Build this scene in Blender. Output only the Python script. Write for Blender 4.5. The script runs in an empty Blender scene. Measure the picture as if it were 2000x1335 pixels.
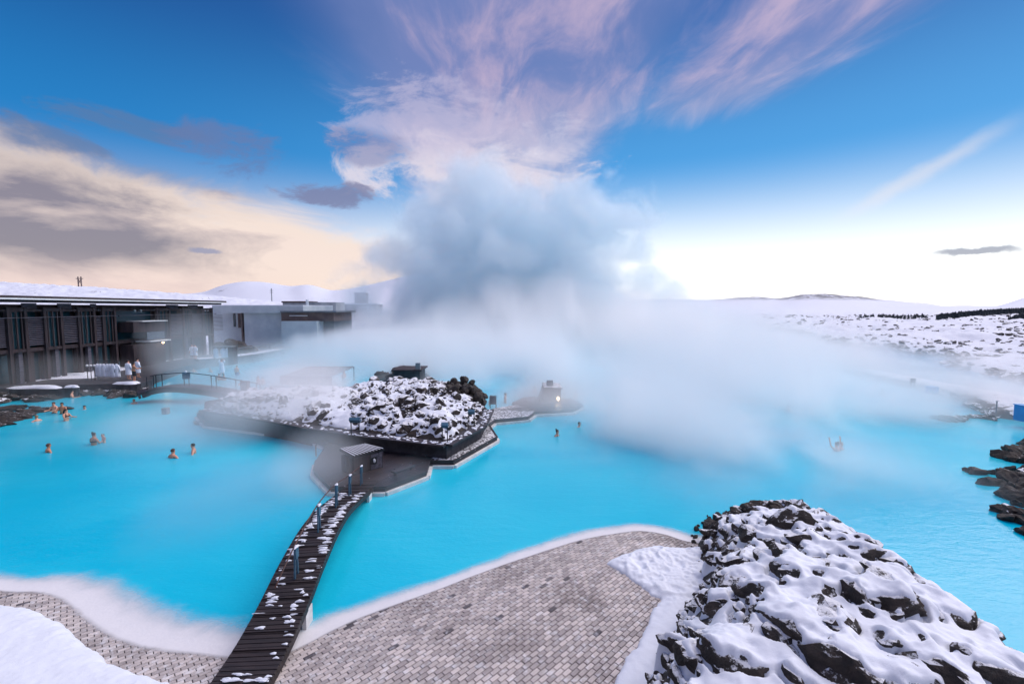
import bpy, bmesh, math, random
import numpy as np
from mathutils import Vector, Matrix, noise as mnoise

random.seed(7)
RNG = np.random.default_rng(7)
SC = bpy.context.scene
COL = SC.collection
R = math.radians

# ------------------------------------------------------------------ camera
CAM_H, F, PITCH = 7.0, 889.0, R(4.2)
cam = bpy.data.objects.new('camera', bpy.data.cameras.new('camera'))
COL.objects.link(cam)
cam.location = (0, 0, CAM_H)
cam.rotation_euler = (R(90) - PITCH, 0, 0)
cam.data.sensor_width = 36.0
cam.data.lens = F / 2000.0 * 36.0
cam.data.clip_start = 0.1
cam.data.clip_end = 30000
SC.camera = cam


def G(px, py, z=0.0):
    """Point of the place that the photograph shows at (px, py), at height z."""
    cx, cy = (px - 1000) / F, -(py - 667.5) / F
    d = (cx, math.cos(PITCH) + cy * math.sin(PITCH), -math.sin(PITCH) + cy * math.cos(PITCH))
    t = (z - CAM_H) / d[2]
    return Vector((d[0] * t, d[1] * t, z))


def D(px, py, y):
    """Point seen at (px, py) at forward distance y."""
    cx, cy = (px - 1000) / F, -(py - 667.5) / F
    d = (cx, math.cos(PITCH) + cy * math.sin(PITCH), -math.sin(PITCH) + cy * math.cos(PITCH))
    t = y / d[1]
    return Vector((d[0] * t, y, CAM_H + d[2] * t))


# ------------------------------------------------------------------ node expressions
class E:
    """A node socket with arithmetic, for shader and geometry node trees."""
    tree = None

    def __init__(self, s):
        self.s = s

    @staticmethod
    def plug(inp, v):
        if isinstance(v, E):
            E.tree.links.new(v.s, inp)
        else:
            inp.default_value = v

    @staticmethod
    def m(op, *a, clamp=False):
        n = E.tree.nodes.new('ShaderNodeMath')
        n.operation = op
        n.use_clamp = clamp
        for i, v in enumerate(a):
            E.plug(n.inputs[i], v)
        return E(n.outputs[0])

    def __add__(s, o): return E.m('ADD', s, o)
    __radd__ = __add__
    def __sub__(s, o): return E.m('SUBTRACT', s, o)
    def __rsub__(s, o): return E.m('SUBTRACT', o, s)
    def __mul__(s, o): return E.m('MULTIPLY', s, o)
    __rmul__ = __mul__
    def __truediv__(s, o): return E.m('DIVIDE', s, o)
    def __rtruediv__(s, o): return E.m('DIVIDE', o, s)
    def __pow__(s, o): return E.m('POWER', s, o)


def emax(a, b): return E.m('MAXIMUM', a, b)
def emin(a, b): return E.m('MINIMUM', a, b)
def clamp01(a): return E.m('ADD', a, 0.0, clamp=True)


def sstep(v, a, b, lo=0.0, hi=1.0):
    n = E.tree.nodes.new('ShaderNodeMapRange')
    n.interpolation_type = 'SMOOTHSTEP'
    E.plug(n.inputs[0], v)
    for i, q in enumerate((a, b, lo, hi)):
        E.plug(n.inputs[i + 1], q)
    return E(n.outputs[0])


def vec(x, y, z):
    n = E.tree.nodes.new('ShaderNodeCombineXYZ')
    for i, v in enumerate((x, y, z)):
        E.plug(n.inputs[i], v)
    return E(n.outputs[0])


def xyz(v):
    n = E.tree.nodes.new('ShaderNodeSeparateXYZ')
    E.plug(n.inputs[0], v)
    return [E(o) for o in n.outputs]


def noise(v, scale, detail=3, rough=0.5, dist=0.0, lac=2.0):
    n = E.tree.nodes.new('ShaderNodeTexNoise')
    if v is not None:
        E.plug(n.inputs['Vector'], v)
    n.inputs['Scale'].default_value = scale
    n.inputs['Detail'].default_value = detail
    n.inputs['Roughness'].default_value = rough
    n.inputs['Distortion'].default_value = dist
    n.inputs['Lacunarity'].default_value = lac
    return E(n.outputs[0])


def col(r, g, b):
    n = E.tree.nodes.new('ShaderNodeRGB')
    n.outputs[0].default_value = (r, g, b, 1)
    return E(n.outputs[0])


def mix(f, a, b, mode='MIX'):
    n = E.tree.nodes.new('ShaderNodeMix')
    n.data_type = 'RGBA'
    n.blend_type = mode
    E.plug(n.inputs[0], f)
    for i, v in ((6, a), (7, b)):
        if isinstance(v, tuple):
            v = col(*v)
        E.plug(n.inputs[i], v)
    return E(n.outputs[2])


def s2l(*c):
    """sRGB 0-255 to linear."""
    return tuple(((v / 255) / 12.92 if v <= 10 else (((v / 255) + 0.055) / 1.055) ** 2.4) for v in c)


# ------------------------------------------------------------------ sky, sun, exposure
EXPOSURE = 1.52
EG = 1.0 / 2 ** EXPOSURE            # radiance that shows as 1.0
SUN_AZ, SUN_EL = R(64), R(52)      # from straight ahead towards the right
SKY_GAIN = 0.9
SC.view_settings.view_transform = 'Standard'
SC.view_settings.look = 'None'
SC.view_settings.exposure = EXPOSURE
SC.view_settings.gamma = 1.0
SC.view_settings.use_curve_mapping = False

world = bpy.data.worlds.new('World')
SC.world = world
world.use_nodes = True
wt = world.node_tree
wt.nodes.clear()
E.tree = wt
wout = wt.nodes.new('ShaderNodeOutputWorld')
tc = wt.nodes.new('ShaderNodeTexCoord')
dirv = E(tc.outputs['Generated'])
dx, dy, dz = xyz(dirv)
hor = E.m('SQRT', dx * dx + dy * dy)
tel = dz / emax(hor, 0.05)                       # tangent of the elevation
azi = E.m('ARCTAN2', dx, dy)                     # 0 straight ahead, + to the right
sunside = E.m('COSINE', azi - R(40)) * 0.5 + 0.5  # 1 where the low sun glows

sky = wt.nodes.new('ShaderNodeTexSky')
sky.sky_type = 'NISHITA'
sky.sun_disc = False
sky.sun_elevation = SUN_EL
sky.sun_rotation = SUN_AZ
sky.altitude = 0
sky.air_density = 1.0
sky.dust_density = 0.5
sky.ozone_density = 3.0
# clear air of the winter evening: deep blue above, pale at the horizon, warm white round the low sun
t = clamp01(tel / 1.2)
rise = sstep(tel, 0.05, 0.30)
up = sstep(tel, 0.24, 0.62)
hz = mix(sstep(sunside, 0.35, 0.97), s2l(226, 204, 208), (1.65, 1.56, 1.40))
midc = mix(sstep(sunside, 0.5, 1.0), s2l(0, 128, 202), s2l(70, 162, 230))
topc = mix(sstep(sunside, 0.5, 1.0), s2l(0, 72, 146), s2l(30, 96, 172))
glow_h = mix(sstep(tel, -0.02, 0.31), hz, midc)
clear = mix(up, glow_h, topc)

# high thin cloud in streets that run away from the viewer
zc = emax(dz, 0.03)
u, v = dx / zc, dy / zc
warp = noise(vec(u * 0.8, v * 0.35, 0.0), 1.0, 4, 0.55)
st = noise(vec(u * 2.2 + warp * 1.8, v * 0.7 + warp * 1.3, 3.0), 1.5, 8, 0.60, 0.35)
broad = noise(vec(u * 0.9, v * 0.25, 9.0), 0.9, 3, 0.5)
band_r = sstep(E.m('ABSOLUTE', u - 1.0 + (v - 2.0) * 0.12), 0.0, 0.52, 1.0, 0.0) * sstep(v, 2.9, 2.0) 
band_c = sstep(E.m('ABSOLUTE', u + 0.06 + (v - 1.8) * 0.06), 0.2, 1.0, 1.0, 0.0)
cov = band_r * 0.85 + band_c * 0.72 + sstep(broad, 0.45, 0.75) * 0.22
cir = sstep(st + cov * 0.60, 0.52, 1.12) * sstep(tel, 0.10, 0.26)
away = emax(band_r, band_c) + sstep(dy, 0.25, -0.3) + sstep(dz, 0.6, 0.85)
cir = cir * sstep(away, 0.0, 0.35)
veil = sstep(away, 0.1, 0.9) * sstep(tel, 0.16, 0.36) * (0.45 + 0.45 * sstep(broad, 0.35, 0.65))
base_sky = mix(veil * 0.9, clear, s2l(116, 132, 186))
cirrus_c = mix(sstep(st, 0.40, 0.70), s2l(122, 134, 190), s2l(216, 188, 210))
cirrus_c = mix(sstep(tel, 0.50, 0.28), cirrus_c, s2l(228, 216, 230))
c1 = mix(cir * 0.72, base_sky, cirrus_c)


def AZ(px): return math.atan((px - 1000) / F)
def TE(px, py): return (602 - py) / F / math.hypot(1, (px - 1000) / F)


edge_n = noise(vec(azi * 7.0, tel * 13.0, 2.0), 1.0, 9, 0.66, 0.6)


def cloud(c, px, py, wx, wy, color, amt, soft=1.0, ragged=2.4):
    """One cloud of the evening sky by its bearing, elevation and size."""
    a0, t0 = AZ(px), TE(px, py)
    ra, rt = abs(AZ(px + wx) - a0), wy / F
    q = ((azi - a0) / ra) ** 2.0 + ((tel - t0) / rt) ** 2.0 + (edge_n - 0.5) * ragged * 2.0
    return mix(sstep(q, 1.0, 1.0 - soft) * amt, c, color)


c1 = cloud(c1, 930, 345, 270, 75, s2l(238, 226, 234), 0.85, 1.0, 2.4)
c1 = cloud(c1, 860, 250, 170, 90, s2l(206, 196, 222), 0.55, 1.0, 2.6)
c1 = cloud(c1, 1080, 300, 110, 60, s2l(216, 212, 232), 0.45, 1.0, 2.6)
# grey violet scraps of low cloud on the left
c2 = cloud(c1, 250, 256, 190, 24, s2l(92, 118, 160), 0.62)
c2 = cloud(c2, 90, 270, 150, 30, s2l(108, 118, 150), 0.6)
c2 = cloud(c2, 470, 300, 130, 45, s2l(104, 120, 168), 0.72)
c2 = cloud(c2, 640, 385, 105, 26, s2l(124, 124, 160), 0.85, 0.8)
c2 = cloud(c2, 735, 300, 90, 34, s2l(120, 128, 176), 0.62)
c2 = cloud(c2, 440, 386, 40, 9, s2l(140, 140, 170), 0.6)

# the long bank of evening cloud along the left horizon
n3 = noise(vec(azi * 3.2, tel * 8.0, 4.0), 1.4, 8, 0.6, 0.4)
line = 0.262 - (azi + 0.84) * 0.185
bank = sstep(line - tel + (n3 - 0.5) * 0.20, -0.02, 0.05) * sstep(azi, 0.12, -0.12)
rim = sstep(E.m('ABSOLUTE', line - tel + (n3 - 0.5) * 0.15 - 0.035), 0.05, 0.0)
n4 = noise(vec(azi * 2.6 + 2.0, tel * 7.5, 7.0), 1.3, 8, 0.6, 0.6)
dark = clamp01(sstep(azi, -0.40, -0.80) * sstep(tel, 0.02, 0.10) * 1.0 + (n4 - 0.5) * 2.4 + (n3 - 0.5) * 1.6 - 0.12)
bank_c = mix(dark, s2l(255, 230, 216), s2l(142, 130, 140))
bank_c = mix(rim * 0.65, bank_c, s2l(255, 232, 214))
bank_c = mix(sstep(tel, 0.10, 0.02) * sstep(azi, -0.35, -0.7) * 0.6, bank_c, s2l(236, 206, 208))
c3 = mix(bank * 0.96, c2, bank_c)

# two small dark clouds low over the right and left horizon
def wisp(c, az0, t0, ra, rt, color, amt):
    e = ((azi - az0) / ra) ** 2.0 + ((tel - t0 + (noise(vec(azi * 26.0, tel * 30.0, 1.0), 1.0, 4, 0.6) - 0.5) * 0.016) / rt) ** 2.0
    return mix(sstep(e, 1.0, 0.25) * amt, c, color)
c4 = wisp(c3, AZ(1895), TE(1895, 492), 0.058, 0.007, s2l(150, 150, 168), 0.85)
c4 = wisp(c4, AZ(408), TE(408, 491), 0.03, 0.0065, s2l(150, 150, 180), 0.8)
# pale streak high on the right
e5 = (tel - 0.205 - (azi - 0.70) * 0.55) + (noise(vec(azi * 20.0, tel * 30.0, 5.0), 1.0, 4, 0.6) - 0.5) * 0.02
c5 = mix(sstep(E.m('ABSOLUTE', e5), 0.024, 0.0) * sstep(E.m('ABSOLUTE', azi - 0.72), 0.13, 0.03) * 0.38, c4, s2l(255, 240, 232))

SKY_STRENGTH = 0.1
tot = mix(1.0, mix(1.0, c5, tuple([EG * SKY_GAIN / SKY_STRENGTH] * 3), 'MULTIPLY'), mix(1.0, E(sky.outputs[0]), (0.05, 0.05, 0.05), 'MULTIPLY'), 'ADD')
bg = wt.nodes.new('ShaderNodeBackground')
wt.links.new(tot.s, bg.inputs[0])
bg.inputs[1].default_value = SKY_STRENGTH
wt.links.new(bg.outputs[0], wout.inputs['Surface'])

sun = bpy.data.objects.new('sun', bpy.data.lights.new('sun', 'SUN'))
COL.objects.link(sun)
sun.data.energy = 1.15
sun.data.angle = R(70)
sun.data.color = (1.0, 0.90, 0.86)
sd = Vector((math.sin(SUN_AZ) * math.cos(SUN_EL), math.cos(SUN_AZ) * math.cos(SUN_EL), math.sin(SUN_EL)))
sun.rotation_euler = sd.to_track_quat('Z', 'Y').to_euler()

cy = SC.cycles
cy.volume_bounces = 16
cy.max_bounces = 18
cy.diffuse_bounces = 2
cy.glossy_bounces = 2
cy.transparent_max_bounces = 16
cy.volume_step_rate = 2.0
cy.volume_max_steps = 512
cy.use_denoising = True
cy.use_adaptive_sampling = True
cy.adaptive_threshold = 0.02
cy.sample_clamp_indirect = 10.0
# ------------------------------------------------------------------ helpers
def link(o, parent=None):
    COL.objects.link(o)
    if parent is not None:
        o.parent = parent
    return o


def new_obj(name, me, mat=None, parent=None):
    o = bpy.data.objects.new(name, me)
    if mat is not None and not me.materials:
        me.materials.append(mat)
    return link(o, parent)


def tag(o, label=None, cat=None, group=None, kind=None):
    for k, v_ in (('label', label), ('category', cat), ('group', group), ('kind', kind)):
        if v_:
            o[k] = v_
    return o


def thing(name, label, cat, loc=(0, 0, 0), rz=0.0, group=None):
    o = bpy.data.objects.new(name, None)
    o.empty_display_size = 0.2
    o.location = loc
    o.rotation_euler = (0, 0, rz)
    link(o)
    return tag(o, label, cat, group)


def copy_tree(o, parent=None):
    kids = list(o.children)
    c = o.copy()
    link(c)
    if parent is not None:
        c.parent = parent
    for k in kids:
        copy_tree(k, c)
    return c


def fast_mesh(name, V, Q, mat=None, smooth=True):
    """Mesh from numpy vertices (n,3) and faces (m,3 or 4)."""
    V = np.asarray(V, dtype=np.float32)
    Q = np.asarray(Q, dtype=np.int32)
    me = bpy.data.meshes.new(name)
    me.vertices.add(len(V))
    me.vertices.foreach_set('co', V.ravel())
    k = Q.shape[1]
    me.loops.add(Q.size)
    me.loops.foreach_set('vertex_index', Q.ravel())
    me.polygons.add(len(Q))
    me.polygons.foreach_set('loop_start', np.arange(0, Q.size, k, dtype=np.int32))
    me.update(calc_edges=True)
    me.polygons.foreach_set('use_smooth', np.full(len(Q), bool(smooth)))
    if mat is not None:
        me.materials.append(mat)
    return me


def grid_faces(ny, nx, keep=None):
    i = np.arange(ny * nx).reshape(ny, nx)
    q = np.stack([i[:-1, :-1], i[:-1, 1:], i[1:, 1:], i[1:, :-1]], -1)
    if keep is not None:
        q = q[keep]
    return q.reshape(-1, 4)


class MB:
    """Collects boxes, bars, tubes and prisms into one mesh."""
    def __init__(self):
        self.v, self.f = [], []

    def add(self, vs, fs):
        b = len(self.v)
        self.v += [tuple(p) for p in vs]
        self.f += [tuple(b + i for i in f) for f in fs]
        return self

    def box(self, x0, x1, y0, y1, z0, z1):
        vs = [(x, y, z) for z in (z0, z1) for y in (y0, y1) for x in (x0, x1)]
        return self.add(vs, [(0, 2, 3, 1), (4, 5, 7, 6), (0, 1, 5, 4), (2, 6, 7, 3), (0, 4, 6, 2), (1, 3, 7, 5)])

    def bar(self, a, b, w, h, up=(0, 0, 1)):
        """A square bar from a to b, w wide and h high."""
        a, b = Vector(a), Vector(b)
        d = (b - a).normalized()
        up = Vector(up)
        if abs(d.dot(up)) > 0.98:
            up = Vector((0, 1, 0))
        s = d.cross(up).normalized() * (w / 2)
        u_ = s.cross(d).normalized() * (h / 2)
        vs = [p + i * s + j * u_ for p in (a, b) for j in (-1, 1) for i in (-1, 1)]
        return self.add(vs, [(0, 1, 3, 2), (4, 6, 7, 5), (0, 4, 5, 1), (2, 3, 7, 6), (0, 2, 6, 4), (1, 5, 7, 3)])

    def tube(self, pts, r, n=8):
        pts = [Vector(p) for p in pts]
        rings = []
        for k, p in enumerate(pts):
            d = (pts[min(k + 1, len(pts) - 1)] - pts[max(k - 1, 0)]).normalized()
            a = d.cross(Vector((0, 0, 1)))
            if a.length < 0.05:
                a = d.cross(Vector((0, 1, 0)))
            a.normalize()
            b = d.cross(a).normalized()
            rr = r[k] if isinstance(r, (list, tuple)) else r
            rings.append([p + a * (rr * math.cos(6.2832 * i / n)) + b * (rr * math.sin(6.2832 * i / n)) for i in range(n)])
        vs = [q for rg in rings for q in rg]
        fs = [(k * n + i, k * n + (i + 1) % n, (k + 1) * n + (i + 1) % n, (k + 1) * n + i) for k in range(len(pts) - 1) for i in range(n)]
        fs += [tuple(range(n - 1, -1, -1)), tuple((len(pts) - 1) * n + i for i in range(n))]
        return self.add(vs, fs)

    def prism(self, poly, z0, z1):
        """Vertical prism on a plan polygon (counter-clockwise); z0, z1 numbers or lists."""
        n = len(poly)
        if sum(poly[i][0] * poly[(i + 1) % n][1] - poly[(i + 1) % n][0] * poly[i][1] for i in range(n)) < 0:
            poly = poly[::-1]
        lo = [(p[0], p[1], z0) for p in poly]
        hi = [(p[0], p[1], z1) for p in poly]
        fs = [tuple(range(n - 1, -1, -1)), tuple(range(n, 2 * n))]
        fs += [(i, (i + 1) % n, n + (i + 1) % n, n + i) for i in range(n)]
        return self.add(lo + hi, fs)

    def sphere(self, c, r, n=10, m=6):
        c = Vector(c)
        r = r if isinstance(r, (tuple, list)) else (r, r, r)
        vs = [c + Vector((0, 0, r[2]))]
        for j in range(1, m):
            t_ = math.pi * j / m
            for i in range(n):
                p_ = 6.2832 * i / n
                vs.append(c + Vector((r[0] * math.sin(t_) * math.cos(p_), r[1] * math.sin(t_) * math.sin(p_), r[2] * math.cos(t_))))
        vs.append(c - Vector((0, 0, r[2])))
        fs = [(0, 1 + i, 1 + (i + 1) % n) for i in range(n)]
        for j in range(m - 2):
            a = 1 + j * n
            fs += [(a + i, a + n + i, a + n + (i + 1) % n, a + (i + 1) % n) for i in range(n)]
        a = 1 + (m - 2) * n
        fs += [(a + (i + 1) % n, a + i, len(vs) - 1) for i in range(n)]
        return self.add(vs, fs)

    def mesh(self, name, mat, smooth=False, bevel=0.0):
        me = bpy.data.meshes.new(name)
        me.from_pydata(self.v, [], self.f)
        if bevel:
            bm = bmesh.new()
            bm.from_mesh(me)
            bmesh.ops.bevel(bm, geom=[e for e in bm.edges], offset=bevel, segments=1, affect='EDGES', profile=0.5)
            bm.to_mesh(me)
            bm.free()
        if smooth:
            me.polygons.foreach_set('use_smooth', np.ones(len(me.polygons), bool))
        me.materials.append(mat)
        return me

    def build(self, name, mat, parent=None, smooth=False, bevel=0.0):
        return new_obj(name, self.mesh(name, mat, smooth, bevel), None, parent)


def seg_dist(X, Y, pts, closed=True):
    """Distance of grid points from a polyline."""
    n = len(pts)
    best = np.full(X.shape, 1e9)
    for i in range(n if closed else n - 1):
        (ax, ay), (bx, by) = pts[i][:2], pts[(i + 1) % n][:2]
        ex, ey = bx - ax, by - ay
        L = ex * ex + ey * ey + 1e-12
        t_ = np.clip(((X - ax) * ex + (Y - ay) * ey) / L, 0, 1)
        best = np.minimum(best, np.hypot(X - ax - t_ * ex, Y - ay - t_ * ey))
    return best


def inside(X, Y, pts):
    r = np.zeros(X.shape, bool)
    n = len(pts)
    for i in range(n):
        (ax, ay), (bx, by) = pts[i][:2], pts[(i + 1) % n][:2]
        if ay == by:
            continue
        c = ((ay > Y) != (by > Y)) & (X < (bx - ax) * (Y - ay) / (by - ay) + ax)
        r ^= c
    return r


def sdist(X, Y, pts):
    """Signed distance, positive inside the polygon."""
    d = seg_dist(X, Y, pts)
    return np.where(inside(X, Y, pts), d, -d)


def smoothstep(a, b, x):
    t_ = np.clip((x - a) / (b - a), 0, 1)
    return t_ * t_ * (3 - 2 * t_)


def _hash(ix, iy, s):
    h = (ix.astype(np.int64) * 374761393 + iy.astype(np.int64) * 668265263 + s * 982451653) & 0xFFFFFFFF
    h = ((h ^ (h >> 13)) * 1274126177) & 0xFFFFFFFF
    return ((h ^ (h >> 16)) & 0xFFFF) / 65535.0


def vnoise(X, Y, s=0):
    ix, iy = np.floor(X), np.floor(Y)
    fx, fy = X - ix, Y - iy
    fx, fy = fx ** 3 * (fx * (fx * 6 - 15) + 10), fy ** 3 * (fy * (fy * 6 - 15) + 10)
    a, b = _hash(ix, iy, s), _hash(ix + 1, iy, s)
    c, d = _hash(ix, iy + 1, s), _hash(ix + 1, iy + 1, s)
    return (a * (1 - fx) + b * fx) * (1 - fy) + (c * (1 - fx) + d * fx) * fy


def fbm(X, Y, sc, oct_=4, s=0, gain=0.5):
    r, a, tot = 0, 1.0, 0
    for k in range(oct_):
        r = r + a * vnoise(X / sc + 17.3 * k, Y / sc - 9.1 * k, s + k)
        tot += a
        a *= gain
        sc /= 2.03
    return r / tot


def blur(A, sig):
    if sig <= 0:
        return A
    n = max(1, int(sig * 3))
    k = np.exp(-0.5 * (np.arange(-n, n + 1) / sig) ** 2)
    k /= k.sum()
    for ax in (0, 1):
        P = np.pad(A, [(n, n) if i == ax else (0, 0) for i in (0, 1)], mode='edge')
        out = np.zeros_like(A)
        for i, w in enumerate(k):
            out += w * (P[i:i + A.shape[0], :] if ax == 0 else P[:, i:i + A.shape[1]])
        A = out
    return A


def close_gaps(A, n=2):
    """Grey closing: fills the pinholes a scatter of points leaves in a height grid."""
    for op in (np.maximum, np.minimum):
        for ax in (0, 1):
            P = np.pad(A, [(n, n) if i == ax else (0, 0) for i in (0, 1)], mode='edge')
            out = A
            for i in range(2 * n + 1):
                out = op(out, P[i:i + A.shape[0], :] if ax == 0 else P[:, i:i + A.shape[1]])
            A = out
    return A


def spline(pts, n=12):
    """Catmull-Rom through plan points."""
    P = [Vector((p[0], p[1], p[2] if len(p) > 2 else 0)) for p in pts]
    P = [P[0] * 2 - P[1]] + P + [P[-1] * 2 - P[-2]]
    out = []
    for i in range(1, len(P) - 2):
        a, b, c, d = P[i - 1:i + 3]
        for k in range(n):
            t_ = k / n
            out.append(0.5 * ((2 * b) + (c - a) * t_ + (2 * a - 5 * b + 4 * c - d) * t_ ** 2 + (3 * b - a - 3 * c + d) * t_ ** 3))
    out.append(P[-2].copy())
    return out


def project(x, y, z):
    """Photo pixel of points of the place (used to choose which bricks show largest)."""
    dz_ = z - CAM_H
    f_ = y * math.cos(PITCH) - dz_ * math.sin(PITCH)
    u_ = y * math.sin(PITCH) + dz_ * math.cos(PITCH)
    return 1000 + F * x / f_, 667.5 - F * u_ / f_, f_


# ------------------------------------------------------------------ materials
def new_mat(name):
    m = bpy.data.materials.new(name)
    m.use_nodes = True
    E.tree = m.node_tree
    return m, m.node_tree.nodes['Principled BSDF']


def setc(p, c):
    E.plug(p.inputs['Base Color'], c if isinstance(c, E) else (*c, 1))


def bump(p, h, strength=0.4, dist=0.02):
    n = E.tree.nodes.new('ShaderNodeBump')
    n.inputs['Strength'].default_value = strength
    n.inputs['Distance'].default_value = dist
    E.tree.links.new(h.s, n.inputs['Height'])
    E.tree.links.new(n.outputs[0], p.inputs['Normal'])


def pos():
    return E(E.tree.nodes.new('ShaderNodeNewGeometry').outputs['Position'])


def objco():
    return E(E.tree.nodes.new('ShaderNodeTexCoord').outputs['Object'])


def normal_z():
    return xyz(E(E.tree.nodes.new('ShaderNodeNewGeometry').outputs['Normal']))[2]


def stretch(v, a, b, c):
    n = E.tree.nodes.new('ShaderNodeVectorMath')
    n.operation = 'MULTIPLY'
    E.plug(n.inputs[0], v)
    n.inputs[1].default_value = (a, b, c)
    return E(n.outputs[0])


def plain(name, a, b=None, rough=0.7, scale=4.0, bmp=0.0, bscale=30.0, metal=0.0, spec=0.4, st=(1, 1, 1), world_space=True, dust=0.0, detail=4):
    """A colour that wanders between a and b, with fine relief and optionally a dusting of snow on what faces up."""
    m, p = new_mat(name)
    P = pos() if world_space else objco()
    if st != (1, 1, 1):
        P = stretch(P, *st)
    c = mix(sstep(noise(P, scale, detail, 0.6), 0.3, 0.7), a, b or tuple(q * 0.7 for q in a))
    if dust:
        k = sstep(normal_z() + (noise(pos(), 9.0, 4, 0.6) - 0.5) * 1.2, 1.25 - dust, 1.35 - dust)
        c = mix(k, c, (0.78, 0.80, 0.84))
    setc(p, c)
    p.inputs['Roughness'].default_value = rough
    p.inputs['Metallic'].default_value = metal
    p.inputs['Specular IOR Level'].default_value = spec
    if bmp:
        bump(p, noise(P, bscale, 5, 0.65), bmp, 0.02)
    return m


def snow_material(name, fine=1.0, tint=(0.735, 0.775, 0.85)):
    m, p = new_mat(name)
    P = pos()
    k = noise(P, 2.2, 4, 0.6)
    setc(p, mix(sstep(k, 0.3, 0.7), tint, tuple(q * 0.95 for q in tint)))
    p.inputs['Roughness'].default_value = 0.65
    p.inputs['Specular IOR Level'].default_value = 0.25
    p.inputs['Subsurface Weight'].default_value = 0.0
    bump(p, noise(P, 9.0 * fine, 3, 0.5) * 0.7 + noise(P, 60.0 * fine, 3, 0.6) * 0.35, 0.35, 0.03)
    return m


def rock_material(name, dust=0.35, base=(0.030, 0.026, 0.024), warm=(0.065, 0.050, 0.042)):
    """Black lava, pitted, with thin snow caught on its upward faces."""
    m, p = new_mat(name)
    P = pos()
    k = noise(P, 5.0, 5, 0.6)
    c = mix(sstep(k, 0.4, 0.72), base, warm)
    pit = noise(P, 26.0, 5, 0.7)
    if dust:
        n1 = noise(P, 7.0, 5, 0.65)
        f = sstep(normal_z() + (n1 - 0.5) * 1.1 + (pit - 0.5) * 0.6, 1.06 - dust, 1.27 - dust)
        c = mix(f, c, (0.80, 0.82, 0.86))
    setc(p, c)
    p.inputs['Roughness'].default_value = 0.75
    p.inputs['Specular IOR Level'].default_value = 0.35
    bump(p, pit * 0.8 + noise(P, 9.0, 4, 0.6), 0.9, 0.05)
    return m


M = {}
M['snow'] = snow_material('snow')
M['rock'] = rock_material('lava_rock', 0.36)
M['rock_bare'] = rock_material('bare_lava', 0.02)
M['rock_white'] = rock_material('snowy_lava', 0.75)
M['rock_small'] = rock_material('far_lava', 0.52)
M['timber'] = plain('dark_timber', s2l(60, 48, 52), s2l(36, 31, 37), 0.75, 3.0, 0.3, 12, st=(1, 1, 0.15))
M['slat'] = plain('slat_timber', s2l(92, 90, 102), s2l(62, 60, 72), 0.7, 2.0, 0.2, 20, st=(6, 0.6, 6))
M['deckwood'] = plain('wet_deck_wood', s2l(58, 48, 50), s2l(36, 31, 35), 0.45, 2.0, 0.3, 14, st=(1, 1, 1), dust=0.06)
M['snowydeck'] = plain('frosted_deck_wood', s2l(84, 80, 88), s2l(48, 44, 50), 0.55, 2.0, 0.3, 14, dust=0.32)
M['bridgewood'] = plain('bridge_wood', s2l(52, 42, 42), s2l(30, 26, 28), 0.55, 2.5, 0.4, 18, st=(0.5, 6, 6), dust=0.0)
M['stonewall'] = plain('basalt_wall', s2l(62, 60, 66), s2l(38, 38, 44), 0.8, 2.5, 0.6, 9)
M['concrete'] = plain('pale_concrete', s2l(206, 216, 220), s2l(186, 198, 206), 0.8, 0.5, 0.1, 6)
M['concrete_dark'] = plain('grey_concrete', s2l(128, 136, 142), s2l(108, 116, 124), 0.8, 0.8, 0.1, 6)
M['brownpanel'] = plain('brown_cladding', s2l(120, 104, 100), s2l(96, 84, 84), 0.6, 0.8)
M['white'] = plain('white_paint', (0.78, 0.79, 0.80), (0.70, 0.72, 0.74), 0.5, 2.0)
M['silica'] = plain('silica_crust', (0.74, 0.74, 0.72), (0.56, 0.57, 0.57), 0.8, 3.0, 0.4, 14)
M['steel'] = plain('brushed_steel', s2l(120, 132, 140), s2l(96, 108, 118), 0.35, 6.0, 0.0, metal=0.7)
M['bluesteel'] = plain('blue_grey_panel', s2l(74, 112, 134), s2l(56, 90, 112), 0.4, 5.0, 0.0, metal=0.2)
M['darkmetal'] = plain('dark_metal', s2l(50, 52, 58), s2l(38, 40, 46), 0.45, 5.0, 0.0, metal=0.5)
M['railrust'] = plain('rail_rust', s2l(92, 62, 52), s2l(66, 46, 42), 0.5, 8.0, 0.0)
M['roofedge'] = plain('roof_edge', s2l(64, 50, 50), s2l(46, 38, 40), 0.6, 1.0)
M['robe'] = plain('robe_cloth', s2l(238, 242, 250), s2l(222, 228, 242), 0.9, 6.0, 0.2, 30)
M['towelblue'] = plain('blue_cloth', s2l(92, 138, 206), s2l(70, 112, 182), 0.9, 6.0)
M['skin'] = plain('skin', s2l(226, 168, 140), s2l(208, 146, 120), 0.5, 5.0)
M['skin_tan'] = plain('tanned_skin', s2l(196, 138, 106), s2l(176, 118, 90), 0.5, 5.0)
M['hair_dark'] = plain('dark_hair', s2l(38, 30, 28), s2l(24, 20, 20), 0.5, 30.0)
M['hair_brown'] = plain('brown_hair', s2l(92, 58, 42), s2l(70, 44, 34), 0.5, 30.0)
M['hair_fair'] = plain('fair_hair', s2l(150, 118, 84), s2l(124, 96, 70), 0.5, 30.0)
M['suit_black'] = plain('black_swimwear', s2l(26, 28, 34), s2l(18, 20, 24), 0.6, 8.0)
M['suit_blue'] = plain('blue_swimwear', s2l(48, 84, 150), s2l(36, 66, 124), 0.6, 8.0)
M['suit_red'] = plain('coral_swimwear', s2l(226, 92, 84), s2l(206, 76, 74), 0.6, 8.0)
M['conifer'] = plain('conifer', (0.028, 0.040, 0.045), (0.018, 0.028, 0.034), 0.9, 0.2)
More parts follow.
